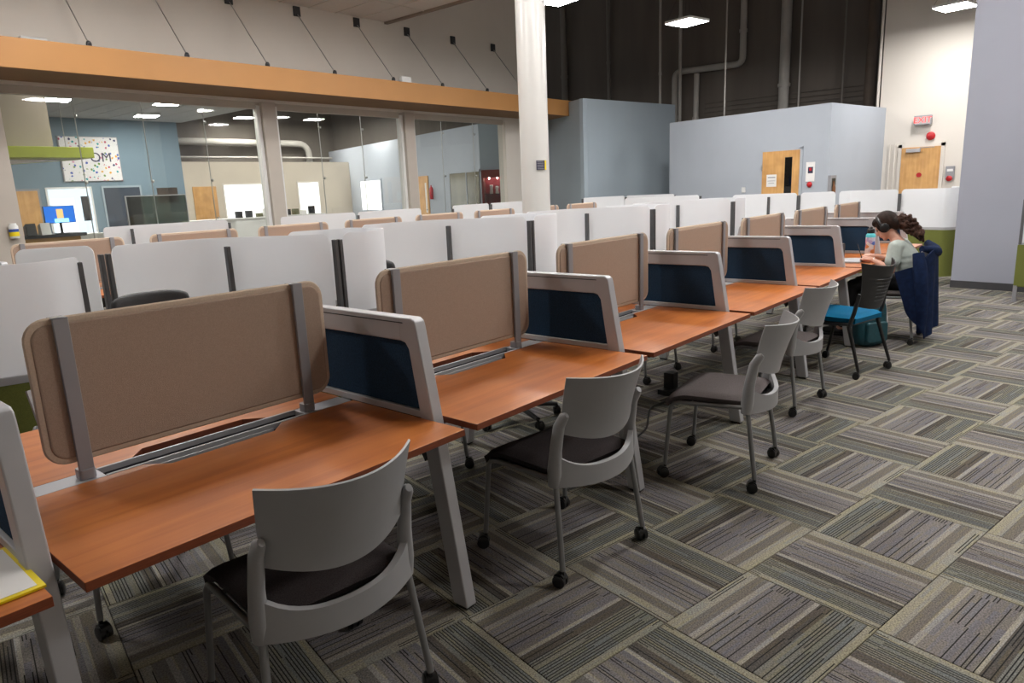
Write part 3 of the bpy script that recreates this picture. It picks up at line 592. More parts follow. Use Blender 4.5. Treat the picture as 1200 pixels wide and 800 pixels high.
# white counters in the offices
for n_, (x0, x1, y, h, l) in enumerate(((8.2, 9.4, 17.5, 1.12, 'white office counter below the wide bright window'), (9.4, 13.2, 19, 1.08, 'long white office counter with things on top'), (4.9, 6.0, 17.0, 1.0, 'pale office counter behind the reception desk'))):
    t = thing('office_counter', l, 'counter', (x0, y, 0)); MB().box(0, x1-x0, 0, .5, 0, h-.04).build('body', WHITE, t, bevel=.006); MB().box(-.02, x1-x0+.02, -.02, .52, h-.04, h).build('top', WHITE, t, bevel=.004)
rnd = random.Random(3)
for k in range(9):
    x = 10.4+k*.3+rnd.random()*.1; hh = .10+rnd.random()*.16
    o = tag(MB().box(-.09, .09, -.06, .06, 0, hh).box(-.05, .05, -.07, -.06, hh*.3, hh*.7).build('desk_item', [BLACK, DKMET, mat('olive_box', (.12, .12, .06), .6, var=.1), PAPER][k % 4], None, bevel=.008), 'small item on the long white office counter, %s from the left' % ORD[k], 'office item', 'items on the office counter'); o.location = (x, 19.2, 1.08)
# diagonal wall: window, open door, glazing; display case
w_ = MB().box(0, 1.9, -.03, -.001, 1.0, 2.12).build('window_9', WIN, bevel=.002); an_ = dg_.rotation_euler[2]; L_ = (Vector((15.83, 14.66))-Vector((18.99, 26.6))).length
place(w_, dg_, 3.3, 0, 0); struct(w_, 'bright window in the pale diagonal wall', 'window'); MB().box(-.06, 1.96, -.04, -.001, 2.12, 2.18).box(-.06, 0, -.04, -.001, .94, 2.12).box(1.9, 1.96, -.04, -.001, .94, 2.12).build('frame', LAVG2, w_)
d = MB().box(0, .7, -.045, -.001, 0, 2.13).build('door_5', MAPLE, bevel=.003); place(d, dg_, 8.35, 0, 0); struct(d, 'narrow light wood door in the pale diagonal wall', 'door'); MB().cyl((.62, -.045, 1.0), (.62, -.1, 1.0), .015, 8).build('door_handle', STEEL, d); MB().box(.5, .6, -.05, -.046, .9, 1.9).build('door_glass', PAPER, d)
fe = tag(MB().lathe([(.05, 0), (.06, .02), (.06, .35), (.02, .42), (.02, .46)], n=12).build('fire_extinguisher', RED, smooth=True), 'red fire extinguisher hanging beside the diagonal wall door', 'extinguisher'); place(fe, dg_, 9.35, -.08, 1.35)
w_ = MB().box(0, 1.75, -.03, -.001, .9, 2.13).build('window_10', mat('office_glazing', (.13, .12, .08), .15, var=.4, scale=1.2), bevel=.002); place(w_, dg_, 10.55, 0, 0); struct(w_, 'dim glazed opening left of the display case', 'window')
MB().box(-.05, 1.8, -.04, -.001, 2.13, 2.2).box(-.05, 0, -.04, -.001, .9, 2.13).box(1.0, 1.05, -.04, -.001, .9, 2.13).build('frame', LAVG2, w_)
dcx = thing('display_case', 'red backed display case with lit white objects', 'display case'); place(dcx, dc_, .1, -.02, 0)
REDC = mat('red_case_wood', (.16, .022, .015), .5, var=.15, scale=5)
MB().box(0, 1.7, -.02, 0, .8, 2.15).build('back_panel', mat('red_lining', (.30, .02, .03), .6, var=.1, scale=4), dcx)
MB().box(0, 1.7, -.4, -.02, 1.93, 2.15).box(0, 1.7, -.4, -.02, .8, 1.0).box(0, .06, -.4, -.02, 1.0, 1.93).box(1.64, 1.7, -.4, -.02, 1.0, 1.93).build('carcass', REDC, dcx, bevel=.004)
MB().box(.06, 1.64, -.38, -.03, 1.44, 1.455).build('shelf', GLASSG, dcx); MB().box(.06, 1.64, -.395, -.39, 1.0, 1.93).build('front_glass', GLASS, dcx)
sm = MB()
for k in range(6): sm.ball((.2+k*.25, -.2, 1.91), .025, 8, 6)
sm.build('spotlight', emis('case_spot', (1, .95, .9), 30), dcx)
for k, (x, z, hh) in enumerate(((.25, 1.455, .26), (.42, 1.455, .22), (.62, 1.455, .18), (.9, 1.455, .12), (1.1, 1.455, .14), (1.35, 1.455, .2), (.3, 1.0, .1), (.7, 1.0, .16), (1.05, 1.0, .2))):
    o = tag(MB().lathe([(.05, 0), (.055, .02), (.04, hh*.6), (.055, hh*.95), (.02, hh)], n=12).build('display_vase', WHITE, smooth=True), 'white vase in the display case, %s' % ('upper shelf %s from left' % ORD[k] if k < 6 else 'lower shelf %s from left' % ORD[k-6]), 'vase', 'white objects in the display case'); place(o, dc_, .1+x, -.2, z)

# ------------------------------------------------------------------ benching: desks, screens, dividers
W = 1.2826; X0 = .41; YC = 2.3525
def make_desk():
    t = thing('bench_desk', '', 'desk')
    nt = [(.02, -.69), (1.24, -.69), (1.24, -.0475), (.88+.03, -.0475), (.84, -.115), (.47, -.115), (.41, -.0475), (.02, -.0475)]
    for s in (1, -1):
        poly = nt if s > 0 else [(x, -y) for x, y in nt][::-1]
        o = MB().prism(poly, .712, .737).build('tabletop', WOOD, t, bevel=.002); o.data.materials.append(WEDGE)
        for p_ in o.data.polygons:
            if abs(p_.normal.z) < .5: p_.material_index = 1
    MB().box(.008, .30, -.046, .046, .716, .737).box(1.02, 1.234, -.046, .046, .716, .737).box(.30, 1.02, -.046, -.036, .716, .739).box(.30, 1.02, .036, .046, .716, .739).build('center_rail', SILVER, t, bevel=.0015)
    MB().box(.27, 1.06, -.036, .036, .690, .695).box(.27, 1.06, -.036, -.033, .69, .72).box(.27, 1.06, .033, .036, .69, .72).box(.40, .92, -.112, -.036, .694, .70).box(.40, .92, .036, .112, .694, .70).build('cable_trough', DKMET, t)
    MB().box(.43, .86, -.104, -.098, .70, .724).box(.43, .86, -.075, -.069, .70, .731).box(.43, .86, .07, .076, .70, .724).build('trough_rib', SILVER, t)
    MB().box(.008, 1.234, -.045, .045, .62, .675).build('beam', DKMET, t, bevel=.003)
    for x in (.14, 1.1): MB().box(x, x+.035, -.6, .6, .675, .711).build('support_arm', DKMET, t)
    MB().box(.3, .95, -.2, .2, .56, .575).box(.3, .95, -.2, -.19, .575, .66).box(.3, .95, .19, .2, .575, .66).build('wire_basket', BLACK, t)
    return t
def make_screen():
    t = thing('desk_screen', '', 'screen')
    fp_ = MB().prism(rrect(.010, .990, .010, .425, .048, 6), -.0135, .0135, 'y').build('fabric_panel', BEIGE, t, bevel=.008, seg=3)
    pts = rrect(.007, .993, .007, .428, .050, 6); path = [(x, 0, z) for x, z in pts]+[(pts[0][0], 0, pts[0][1])]
    MB().tube(path, .0088, 8, cap=False, flat=1.75).build('piping', PIPING, fp_, smooth=True)
    for x in (.09, .885):
        p_ = MB().box(x-.021, x+.021, -.030, -.0165, -.052, .443).box(x-.021, x+.021, -.030, .026, .437, .443).box(x-.021, x+.021, .0165, .026, .38, .443)
        o = p_.build('post', SILVERD, t, bevel=.003)
        o2 = MB().prism(rrect(x-.024, x+.024, -.034, .016, .012), -.0625, -.030, 'z').build('foot', SILVERD, o, bevel=.003)
    return t
def make_divider():
    t = thing('divider_frame', '', 'divider'); z1 = 1.113
    # outer silhouette in (y,z): splayed A-frame, symmetric about y=0
    for s in (-1, 1):
        leg = [(-.470, z1-.03), (-.463, z1-.010), (-.445, z1), (-.38, z1), (-.38, z1-.09), (-.405, z1-.095), (-.422, z1-.118), (-.463, .737), (-.475, .62), (-.575, 0.012), (-.650, .012), (-.532, .737)]
        leg = [(y*s*-1 if s > 0 else y, z) for y, z in leg]
        if s > 0: leg = leg[::-1]
        MB().prism(leg, -.026, .026, 'x').build('leg', SILVER, t, bevel=.006, seg=3)
        MB().prism([(y, z) for y, z in ([(-s*.585, 0), (-s*.64, 0), (-s*.64, .014), (-s*.585, .014)])], -.02, .02, 'x').build('foot_pad', BLACKR, t)
        w_ = [(-.475, .70), (-.485, .60), (-.46, .56), (-.42, .63), (-.06, .64), (-.06, .70)]
        w_ = [(y if s < 0 else -y, z) for y, z in w_]
        if s > 0: w_ = w_[::-1]
        MB().prism(w_, -.018, .018, 'x').build('gusset', DKMET, t, bevel=.003)
    MB().box(-.026, .026, -.385, .385, z1-.09, z1).build('top_bar', SILVER, t, bevel=.006, seg=3)
    MB().box(-.0275, .0275, -.40, .40, z1-.022, z1-.018).build('groove', DKMET, t)
    MB().prism([(-.466, .765), (.466, .765), (.425, z1-.085), (-.425, z1-.085)], -.012, .012, 'x').build('fabric_panel', NAVY, t, bevel=.004)
    MB().box(-.024, .024, -.470, .470, .738, .765).build('bottom_rail', SILVER, t, bevel=.003)
    return t
desk0 = make_desk(); scr0 = make_screen(); div0 = make_divider()
used = {}
def put(proto, key, loc, label, group):
    if key not in used:
        used[key] = 1; proto.location = loc; proto['label'] = label; proto['group'] = group; return proto
    return dup(proto, loc, 0, label, group)
NM = 7
def deskword(n): return 'nearest the camera at the left edge' if n < 0 else ['nearest full', 'second', 'third', 'fourth', 'fifth', 'sixth', 'seventh', 'eighth'][n]
for n in range(-1, NM):
    x = X0+n*W
    put(desk0, 'd', (x, YC, 0), 'cherry wood bench desk, %s of the front row' % (deskword(n)+(' one' if n >= 0 else ' one')), 'front row of bench desks')
    if n >= 0: put(scr0, 's', (x+.165, YC, .80), 'beige fabric desk screen on the %s desk of the front row' % (deskword(n)), 'beige screens of the front desk row')
for n in range(-1, NM+1):
    x = X0+n*W-.02+.0
    put(div0, 'v', (x, YC, 0), 'navy fabric divider in a silver frame, %s along the front row' % (['behind the camera', 'at the left photo edge', 'between first and second desk', 'between second and third desk', 'between third and fourth desk', 'between fourth and fifth desk', 'beside the black box', 'behind the water bottle', 'behind the person', 'at the far end'][n+1]), 'navy dividers of the front desk row')
YR = 7.9
for k in range(-1, 7):
    x = 3.24-.165+k*W*.995
    put(desk0, 'd', (x, YR, 0), 'bench desk of the row behind the white pods, %s from the left' % ORD[k+1], 'rear row of bench desks')
    put(scr0, 's', (x+.165, YR, .80), 'beige desk screen showing above the white pods, %s from the left' % ORD[k+1], 'beige screens of the rear row')
    put(div0, 'v', (x-.02, YR, 0), 'navy divider of the row behind the white pods, %s from the left' % ORD[k+1], 'navy dividers of the rear row')

# ------------------------------------------------------------------ chairs
def castors(t, pts, m=BLACK, legs=None):
    for ci_, (x, y, a_) in enumerate(pts):
        c, s = cos(a_), sin(a_); b_ = MB()
        ax = Vector((c, s, 0)); fw = Vector((-s, c, 0))*.012; p = Vector((x, y, .027))+fw
        for sg_ in (-1, 1): b_.tube([p+ax*sg_*.005, p+ax*sg_*.021, p+ax*sg_*.024], [.027, .027, .021], 14)
        b_.tube([p-ax*.016+Vector((0, 0, .012)), p+ax*.016+Vector((0, 0, .012))], .024, 12)
        b_.cyl((x, y, .03), (x, y, .072), .008, 8); b_.build('caster', m, legs[ci_] if legs else t, smooth=True)
def make_guest_chair(shell, seatm, tube):
    t = thing('guest_chair', '', 'chair')
    def seat(u, v):
        x = (u-.5)*.47; y = -.20+v*.44; k = min(1, (1-abs(2*u-1))*7)*min(1, (1-abs(2*v-1))*8); r = k**.5
        return (x*(1-.05*(1-v)), y, .452+.016*r-.045*max(0, (v-.72)/.28)**2 - .006*sin(pi*u)*0)
    MB().sheet(seat, 18, 18, .030).build('seat', seatm, t, smooth=True)
    MB().prism([(-.215, -.2), (.215, -.2), (.22, .2), (-.22, .2)], .418, .434).build('seat_pan', BLACK, t, bevel=.004)
    def sh(u, v):   # v: 0 bottom, 1 top; shell curved in plan
        a_ = 2*u-1; hw = .214+.018*v; x = a_*hw
        z = .625+.225*v-(1-v)*.045*(1-a_*a_)*1.0+v*.0-(v)*.0*a_*a_ + .012*v*a_*a_
        y = -.205-.075*(1-a_*a_)-.085*v**1.25+.035*v*a_*a_
        return (x, y, z)
    MB().sheet(sh, 20, 10, .007).build('backrest', shell, t, smooth=True)
    # lower frame: two arms and the curved band
    for s in (-1, 1):
        MB().tube([(s*.224, -.245, .712), (s*.227, -.232, .700), (s*.229, -.208, .66), (s*.232, -.19, .56), (s*.233, -.182, .47), (s*.232, -.178, .405)], [.010, .017, .019, .021, .025, .022], 12, flat=1.25).build('back_upright', shell, t, smooth=True)
    def band(u, v):
        a_ = 2*u-1; return (a_*.240, -.190-.078*(1-a_*a_), .395+.080*v+.06*a_**4*v+.012*a_*a_)
    MB().sheet(band, 20, 4, .022).build('lumbar_band', shell, t, smooth=True, bevel=.0)
    lr = []; lf = []
    for s in (-1, 1):
        lr.append(MB().tube([(s*.232, -.185, .42), (s*.258, -.235, .07)], .012, 10).build('leg', tube, t, smooth=True))
        q_ = MB().tube([(s*.24, -.18, .437), (s*.238, 0, .428), (s*.238, .16, .424), (s*.238, .195, .414), (s*.240, .212, .392), (s*.258, .235, .07)], .011, 10); lf.append(q_.build('leg', tube, t, smooth=True))
    MB().cyl((-.238, .1, .424), (.238, .1, .424), .010, 8).build('cross_bar', tube, t, smooth=True)
    castors(t, [(-.258, -.235, .3), (.258, -.235, -.4), (-.258, .235, .8), (.258, .235, .1)], BLACK, lr+lf)
    return t
gc0 = make_guest_chair(SHELL, SEATF, TUBE); gc1 = make_guest_chair(SHELL, SEATG, TUBE)
G = 'grey guest chairs at the front desk row'
def setc(t, x, y, a_, l, g=G): t.location = (x, y, 0); t.rotation_euler = (0, 0, rad(a_)); t['label'] = l; t['group'] = g
setc(gc0, 1.045, 1.765, -7, 'grey plastic back guest chair at the nearest desk, cut by the bottom edge')
dup(gc0, (2.285, 1.715, 0), rad(-7), 'grey guest chair pulled up to the second desk, back to the camera', G)
setc(gc1, 3.49, 1.515, 9, 'grey guest chair standing clear of the third desk with its taupe seat in view')
dup(gc1, (4.83, 1.70, 0), rad(-3), 'grey guest chair at the fourth desk, left of the blue seated chair', G)
pchair = dup(gc1, (7.38, 1.54, 0), rad(2), 'grey guest chair the person sits on, under the navy jacket', G)
for k, (x, y, a_) in enumerate(((.98, 2.92, 180), (2.42, 2.93, 178), (4.98, 2.93, 180), (6.25, 2.94, 179))):
    dup(gc0, (x, y, 0), rad(a_), 'guest chair tucked in on the far side of the front row, %s from the left' % ORD[k], 'chairs on the far side of the front row')
# black frame chair with blue seat
bc = thing('task_chair', 'black mesh back chair with a bright blue seat beside the person', 'chair', (5.99, 1.60, 0), rad(-13)); bc.scale = (.94, .94, 1)
def bs(u, v):
    x = (u-.5)*.50; y = -.23+v*.56; k = min(1, (1-abs(2*u-1))*6)*min(1, (1-abs(2*v-1))*6)
    return (x*(1-.12*(1-v)**2), y, .445+.02*k**.5-.04*max(0, (v-.75)/.25)**2)
MB().sheet(bs, 16, 16, .045).build('seat', TEAL, bc, smooth=True); MB().prism(rrect(-.22, .22, -.2, .2, .06), .405, .425).build('seat_pan', BLACK, bc, bevel=.004)
def bb(u, v):
    a_ = 2*u-1; return (a_*(.20+.055*v), -.235-.05*(1-a_*a_)-.10*v+.07*v*v*a_*a_, .56+.31*v+.035*v*abs(a_)**2-.03*(1-v)*(1-a_*a_))
MB().sheet(bb, 18, 10, .010).build('backrest', BLACKR, bc, smooth=True)
for k in range(7):
    MB().tube([((2*i/8-1)*.15, -.245-.05*(1-(2*i/8-1)**2)-.10*(k*.09+.1)-.008, .60+k*.028) for i in range(9)], .004, 5).build('back_slat', BLACK, bc)
for s in (-1, 1):
    MB().tube([(s*.215, -.25, .66), (s*.235, -.225, .52), (s*.24, -.19, .40), (s*.25, -.25, .22), (s*.262, -.30, .07)], [.014, .017, .018, .015, .013], 8).build('leg', BLACK, bc, smooth=True)
    MB().tube([(s*.235, -.19, .42), (s*.238, .14, .40), (s*.245, .19, .36), (s*.258, .26, .07)], [.014, .014, .015, .013], 8).build('leg', BLACK, bc, smooth=True)
castors(bc, [(-.262, -.30, .3), (.262, -.30, 1), (-.258, .26, .8), (.258, .26, .1)])
# office chairs in the pods
oc0 = thing('office_chair', 'dark office chair backrest above the nearest beige screen', 'chair', (1.60, 3.80, 0), rad(174), 'dark office chairs in the pods')
def ob(u, v):
    a_ = 2*u-1; k = abs(a_)**4; return (a_*(.225-.02*v), -.22-.035*(1-a_*a_)-.06*v, .56+.52*v-.03*v*v*k)
MB().sheet(ob, 16, 12, .045).build('backrest', mat('charcoal_leather', (.035, .035, .037), .55, var=.08, scale=30), oc0, smooth=True, bevel=.0, sub=1)
MB().prism(rrect(-.24, .24, -.24, .24, .08), .44, .51).build('seat', SEATF, oc0, bevel=.025, seg=3)
MB().cyl((0, 0, .1), (0, 0, .44), .028, 12).cyl((0, -.2, .46), (0, -.27, .62), .022, 8).build('gas_lift', DKMET, oc0, smooth=True)
m_ = MB()
for k in range(5): a_ = 2*pi*k/5; m_.tube([(0, 0, .11), (.3*cos(a_), .3*sin(a_), .075)], [.025, .015], 8)
m_.build('star_base', DKMET, oc0, smooth=True); castors(oc0, [(.3*cos(2*pi*k/5), .3*sin(2*pi*k/5), 2*pi*k/5) for k in range(5)])
dup(oc0, (3.74, 4.27, 0), rad(-100), 'dark office chair half hidden behind the second white pod drum', 'dark office chairs in the pods')
dup(oc0, (3.50, 3.02, 0), rad(178), 'dark office chair low behind the second navy divider', 'dark office chairs in the pods')

# ------------------------------------------------------------------ white screen pods
def smooth_path(pts, n=6):
    P = [Vector(p) for p in pts]; out = []
    for i in range(len(P)-1):
        p0 = P[max(i-1, 0)]; p1 = P[i]; p2 = P[i+1]; p3 = P[min(i+2, len(P)-1)]
        for k in range(n):
            t = k/n; out.append(.5*((2*p1)+(p2-p0)*t+(2*p0-5*p1+4*p2-p3)*t*t+(-p0+3*p1-3*p2+p3)*t**3))
    return out+[P[-1]]
def ribbon(path, z0, z1, th, rc=0, name='x', m=None, parent=None):
    P = [Vector((p[0], p[1], 0)) for p in path]; L = [0]
    for a_, b_ in zip(P, P[1:]): L.append(L[-1]+(b_-a_).length)
    T = L[-1]; A = []; n = len(P)
    us = list(range(n))
    def top(s):
        e = min(s, T-s)
        return z1-(rc-math.sqrt(max(0, rc*rc-(rc-e)**2)) if rc and e < rc else 0)
    # resample with extra points near ends
    ss = sorted(set([0, T]+[rc*q for q in (.05, .2, .45, .7, 1)]+[T-rc*q for q in (.05, .2, .45, .7, 1)]+L)) if rc else L
    def at(s):
        for i in range(n-1):
            if s <= L[i+1]+1e-9:
                t = (s-L[i])/max(1e-9, L[i+1]-L[i]); return P[i].lerp(P[i+1], t), (P[i+1]-P[i]).normalized()
        return P[-1], (P[-1]-P[-2]).normalized()
    vs = []
    for s in ss:
        p, d = at(s); nn = Vector((-d.y, d.x, 0))*th/2
        for q in (p+nn, p-nn): vs.append((q.x, q.y, z0)); vs.append((q.x, q.y, top(s)))
    fs = []
    for i in range(len(ss)-1):
        a_ = i*4; b_ = a_+4; fs += [(a_, b_, b_+1, a_+1), (a_+2, a_+3, b_+3, b_+2), (a_+1, b_+1, b_+3, a_+3), (a_, a_+2, b_+2, b_)]
    e = len(ss)*4-4; fs += [(0, 1, 3, 2), (e, e+2, e+3, e+1)]
    return MB().add(vs, fs).build(name, m, parent, smooth=True)
def pod(label, screens, posts, counters=(), loc=(0, 0), top=1.325, group='white screened pod workstations'):
    t = thing('pod_workstation', label, 'workstation', (loc[0], loc[1], 0), 0, group)
    for path in screens:
        sp = smooth_path(path); ribbon(sp, .80, top, .010, .05, 'frosted_screen', FROST, t)
        ribbon(sp, .765, .80, .05, 0, 'silver_rail', SILVER, t); ribbon(sp, .12, .765, .045, 0, 'green_panel', GREEN, t)
    for x, y, dbl, tz in posts:
        if dbl:
            for dx in (-.019, .019): MB().prism([(-.016, 0), (.016, 0), (.012, tz), (-.012, tz)], -.02+dx*0, .02+dx*0, 'y').build('post', POSTG, t, bevel=.004).location = (x+dx, y, 0)
        else: MB().prism([(-.022, 0), (.022, 0), (.014, tz), (-.014, tz)], -.02, .02, 'y').build('post', POSTG, t, bevel=.004).location = (x, y, 0)
    for c in counters: MB().prism(c, .70, .735).build('worktop', WHITE, t, bevel=.004); MB().prism(c, .66, .698).build('worktop_edge', DKMET, t)
    return t
DR = [(-.50, 3.86-4.12), (-.34, 3.80-4.12), (-.19, 3.84-4.12), (-.09, 3.95-4.12), (-.045, 4.10-4.12), (-.04, 4.28-4.12), (-.08, .34)]
def std_pod(label, cx, cy, first=False):
    main = [(-1.78, .50), (-1.45, .48), (-1.18, .42), (-1.02, .30)]; mid = [(-1.00, .28), (-.85, .04), (-.72, -.16), (-.60, -.26)]
    scr = [main+mid[1:], DR, [(-.52, .36), (-.25, .28), (-.02, .06)]]
    if first: scr[0] = [(-1.68, .40), (-1.42, .45), (-1.18, .42), (-1.02, .30)]+mid[1:]; scr.append([(-2.05, .86), (-1.85, .80), (-1.68, .68)])
    posts = [(-1.03, .262, 0, 1.27), (-.555, -.275, 1, 1.285), (.0, 0.0, 0, 1.285)]
    if first: posts.append((-1.735, .36, 1, 1.285))
    return pod(label, scr, posts, [[(-1.6, .42), (-1.6, -.0), (-1.15, -.1), (-1.05, .25)]], (cx, cy))
pod('white pod screen at the left photo edge with a green base', [[(-.95, -.02), (-.60, -.10), (-.37, -.17), (-.2, -.17), (-.06, -.06), (-.0, .0)], [(-1.7, .1), (-1.3, .02), (-.99, -.01)]], [(0.0, 0.0, 0, 1.285), (-.97, -.015, 1, 1.285)], [], (1.27, 4.0), 1.315)
std_pod('white pod with a wavy screen behind the nearest beige screen', 3.30, 4.12, True)
std_pod('white pod behind the second beige screen', 5.34, 4.14)
std_pod('white pod behind the third beige screen', 7.38, 4.08)
std_pod('white pod behind the fourth beige screen, left of the door partition', 9.42, 4.05)
# pods further right
pod('white pod in front of the wooden door, green base showing', [[(0, 0), (.15, -.6), (.25, -.95)], [(.27, -1.0), (.5, -1.45)], [(.52, -1.5), (.9, -1.9)]], [(.12, -.55, 0, 1.27), (.26, -.97, 1, 1.28), (.9, -1.92, 0, 1.28)], [[(.1, 0), (.9, 0), (1.1, -1.2), (.4, -1.3)]], (11.2, 4.78), 1.32)
pod('white and green curved pod behind the person', [[(0, .0), (.05, -.35), (.1, -.62)], [(.12, -.66), (.05, -1.1), (.0, -1.25), (.15, -1.38)], [(.2, -1.40), (.7, -1.34), (1.2, -1.1)]], [(.11, -.64, 1, 1.27), (.17, -1.39, 1, 1.29)], [], (11.25, 3.0), 1.33)
# green pod leg at the right photo edge
t = thing('pod_end_panel', 'green fabric pod end with a slanted grey post at the right photo edge', 'workstation', (10.12, .80, 0))
MB().prism([(-.02, .18), (.30, .18), (.30, .62), (-.02, .68)], -.25, .02, 'y').build('green_panel', GREEN, t, bevel=.01)
MB().prism([(-.02, 0), (.02, 0), (.02, .2), (-.02, .2)], -.02, .02, 'y').build('foot', SILVERD, t, bevel=.003).location = (0, 0, 0)
MB().prism([(-.02, .68), (.02, .68), (.015, 1.2), (.0, 1.2)], -.015, .015, 'y').build('post', POSTG, t, bevel=.003)
MB().box(-.01, .01, -.7, -.02, .70, 1.2).build('frosted_screen', FROST, t); MB().box(.0, .6, -.7, -.26, .6, .64).build('worktop', DKMET, t)
MB().box(.25, .29, -.6, -.3, 0, .6).build('leg', DKMET, t)
# rear pods by the glass wall
pod('white pod screen in front of the olive glass screen', [[(0, 0), (.5, .12), (1.0, .06), (1.6, .0)]], [(.35, 0.05, 0, 1.27), (1.62, 0, 0, 1.27)], [], (3.30, 9.35), 1.31, 'white screens before the glass wall')
pod('white pod screen below the narrow bright window', [[(0, 0), (.7, .1), (1.4, .05)], [(1.45, .04), (2.2, .1), (2.8, 0)]], [(1.42, 0, 0, 1.25)], [], (5.75, 9.4), 1.30, 'white screens before the glass wall')
pod('white pod screen left of the round column', [[(0, 0), (.6, .05), (1.0, 0)], [(1.05, 0), (1.6, .05), (2.2, 0)]], [(0, 0, 0, 1.25), (1.02, -.03, 1, 1.29)], [], (9.35, 9.4), 1.31, 'white screens before the glass wall')
pod('white pod screens before the tall blue partition', [[(0, 0), (.6, -.1), (1.1, -.35)], [(1.15, -.35), (1.3, -.8), (1.6, -1.3)]], [(-.02, 0, 0, 1.3), (1.12, -.36, 1, 1.29), (1.6, -1.3, 0, 1.29)], [], (12.45, 8.6), 1.32, 'white screens before the glass wall')
pod('white pod screen in front of the door partition edge', [[(0, 0), (.5, -.5), (1.1, -.9)]], [(1.12, -.92, 0, 1.3)], [], (11.0, 6.7), 1.32, 'white screens before the glass wall')

# ------------------------------------------------------------------ small things
t = thing('sanitizer_bottle', 'white wipes dispenser with blue and yellow label on the left wall', 'dispenser', (3.02, 11.84, 1.17))
MB().lathe([(.055, 0), (.06, .01), (.06, .17), (.045, .19), (.045, .21)], n=16).build('canister', WHITE, t, smooth=True); MB().lathe([(.061, .03), (.061, .13)], n=16).build('label_band', mat('label_blue', (.03, .08, .35), .5, var=.1), t, smooth=True)
MB().lathe([(.0615, .03), (.0615, .09)], n=16).build('label_yellow', YELLOW, t, smooth=True); MB().box(-.04, .04, .03, .06, 0, .15).build('bracket', SILVER, t)
# yellow bordered sheet
yf = thing('yellow_folder', 'white sheet in a yellow border on the nearest desk corner', 'folder', (.372, 1.715, .7375), 0)
MB().box(-.40, 0, 0, .29, 0, .006).build('yellow_card', YELLOW, yf, bevel=.001); MB().box(-.385, -.014, .014, .276, .006, .0072).build('white_sheet', PAPER, yf)
# power cable
pts = smooth_path([(2.84, 1.98, .70), (2.86, 2.0, .45), (3.2, 2.08, .08), (3.75, 2.15, .006), (4.2, 2.35, .006), (4.5, 2.3, .006), (4.85, 2.28, .006)], 8)
tag(MB().tube(pts, .006, 8).build('power_cable', CABLE, smooth=True), 'black power cable drooping from the second desk to the floor', 'cable')
fb = thing('floor_power_box', 'small black floor power box under the fourth chair desk', 'power box', (4.62, 2.42, 0)); MB().box(-.1, .1, -.06, .06, 0, .04).build('base', BLACK, fb, bevel=.006); MB().box(-.04, .04, -.04, .04, .04, .16).build('riser', BLACK, fb, bevel=.004)
# laptop, box, bottle
lp = thing('laptop', 'closed silver laptop on the desk beside the water bottle', 'laptop', (7.28, 1.92, .7375), rad(8)); MB().prism(rrect(-.17, .17, -.12, .12, .012), 0, .009).build('base', SILVER, lp, bevel=.002); MB().prism(rrect(-.17, .17, -.12, .12, .012), .010, .017).build('lid', SILVER, lp, bevel=.002)
bx = thing('black_box', 'black upright box against the fifth navy divider', 'box', (6.93, 1.93, .7375), 0); MB().box(-.07, .07, -.05, .05, 0, .20).build('body', BLACK, bx, bevel=.008); MB().box(-.06, .06, -.052, -.05, .13, .18).build('front_plate', DKMET, bx)
wb = thing('water_bottle', 'sticker covered water bottle with a black lid on the desk', 'bottle', (7.72, 1.84, .7375))
def sticker():
    m = bpy.data.materials.new('sticker_wrap'); m.use_nodes = True; nt = m.node_tree; b = nt.nodes['Principled BSDF']; N = nt.nodes.new; L = nt.links.new
    tc = N('ShaderNodeTexCoord'); vo = N('ShaderNodeTexVoronoi'); vo.inputs['Scale'].default_value = 26; L(tc.outputs['Object'], vo.inputs['Vector']); sp = N('ShaderNodeSeparateColor'); L(vo.outputs['Color'], sp.inputs[0])
    r = N('ShaderNodeValToRGB'); r.color_ramp.interpolation = 'CONSTANT'; e = r.color_ramp.elements; cs = [(0, (.60, .55, .66)), (.3, (.75, .72, .72)), (.5, (.45, .35, .55)), (.65, (.65, .25, .08)), (.75, (.08, .15, .5)), (.88, (.70, .35, .45))]
    e[0].color = (*cs[0][1], 1); e[1].position = .3; e[1].color = (*cs[1][1], 1)
    for p_, c in cs[2:]: k = e.new(p_); k.color = (*c, 1)
    L(sp.outputs[0], r.inputs['Fac']); L(r.outputs['Color'], b.inputs['Base Color']); b.inputs['Roughness'].default_value = .4; return m
MB().lathe([(.040, 0), (.044, .006), (.044, .20)], n=24).build('body', sticker(), wb, smooth=True)
MB().lathe([(.0442, .20), (.0442, .222), (.036, .236), (.028, .24)], n=24).build('shoulder', mat('aqua_paint', (.10, .55, .62), .4, var=.04), wb, smooth=True)
MB().lathe([(.030, .24), (.036, .245), (.036, .275), (.030, .285)], n=20).tube([(-.03, 0, .27), (-.02, 0, .30), (.02, 0, .30), (.03, 0, .27)], .008, 8).build('lid', BLACK, wb, smooth=True)
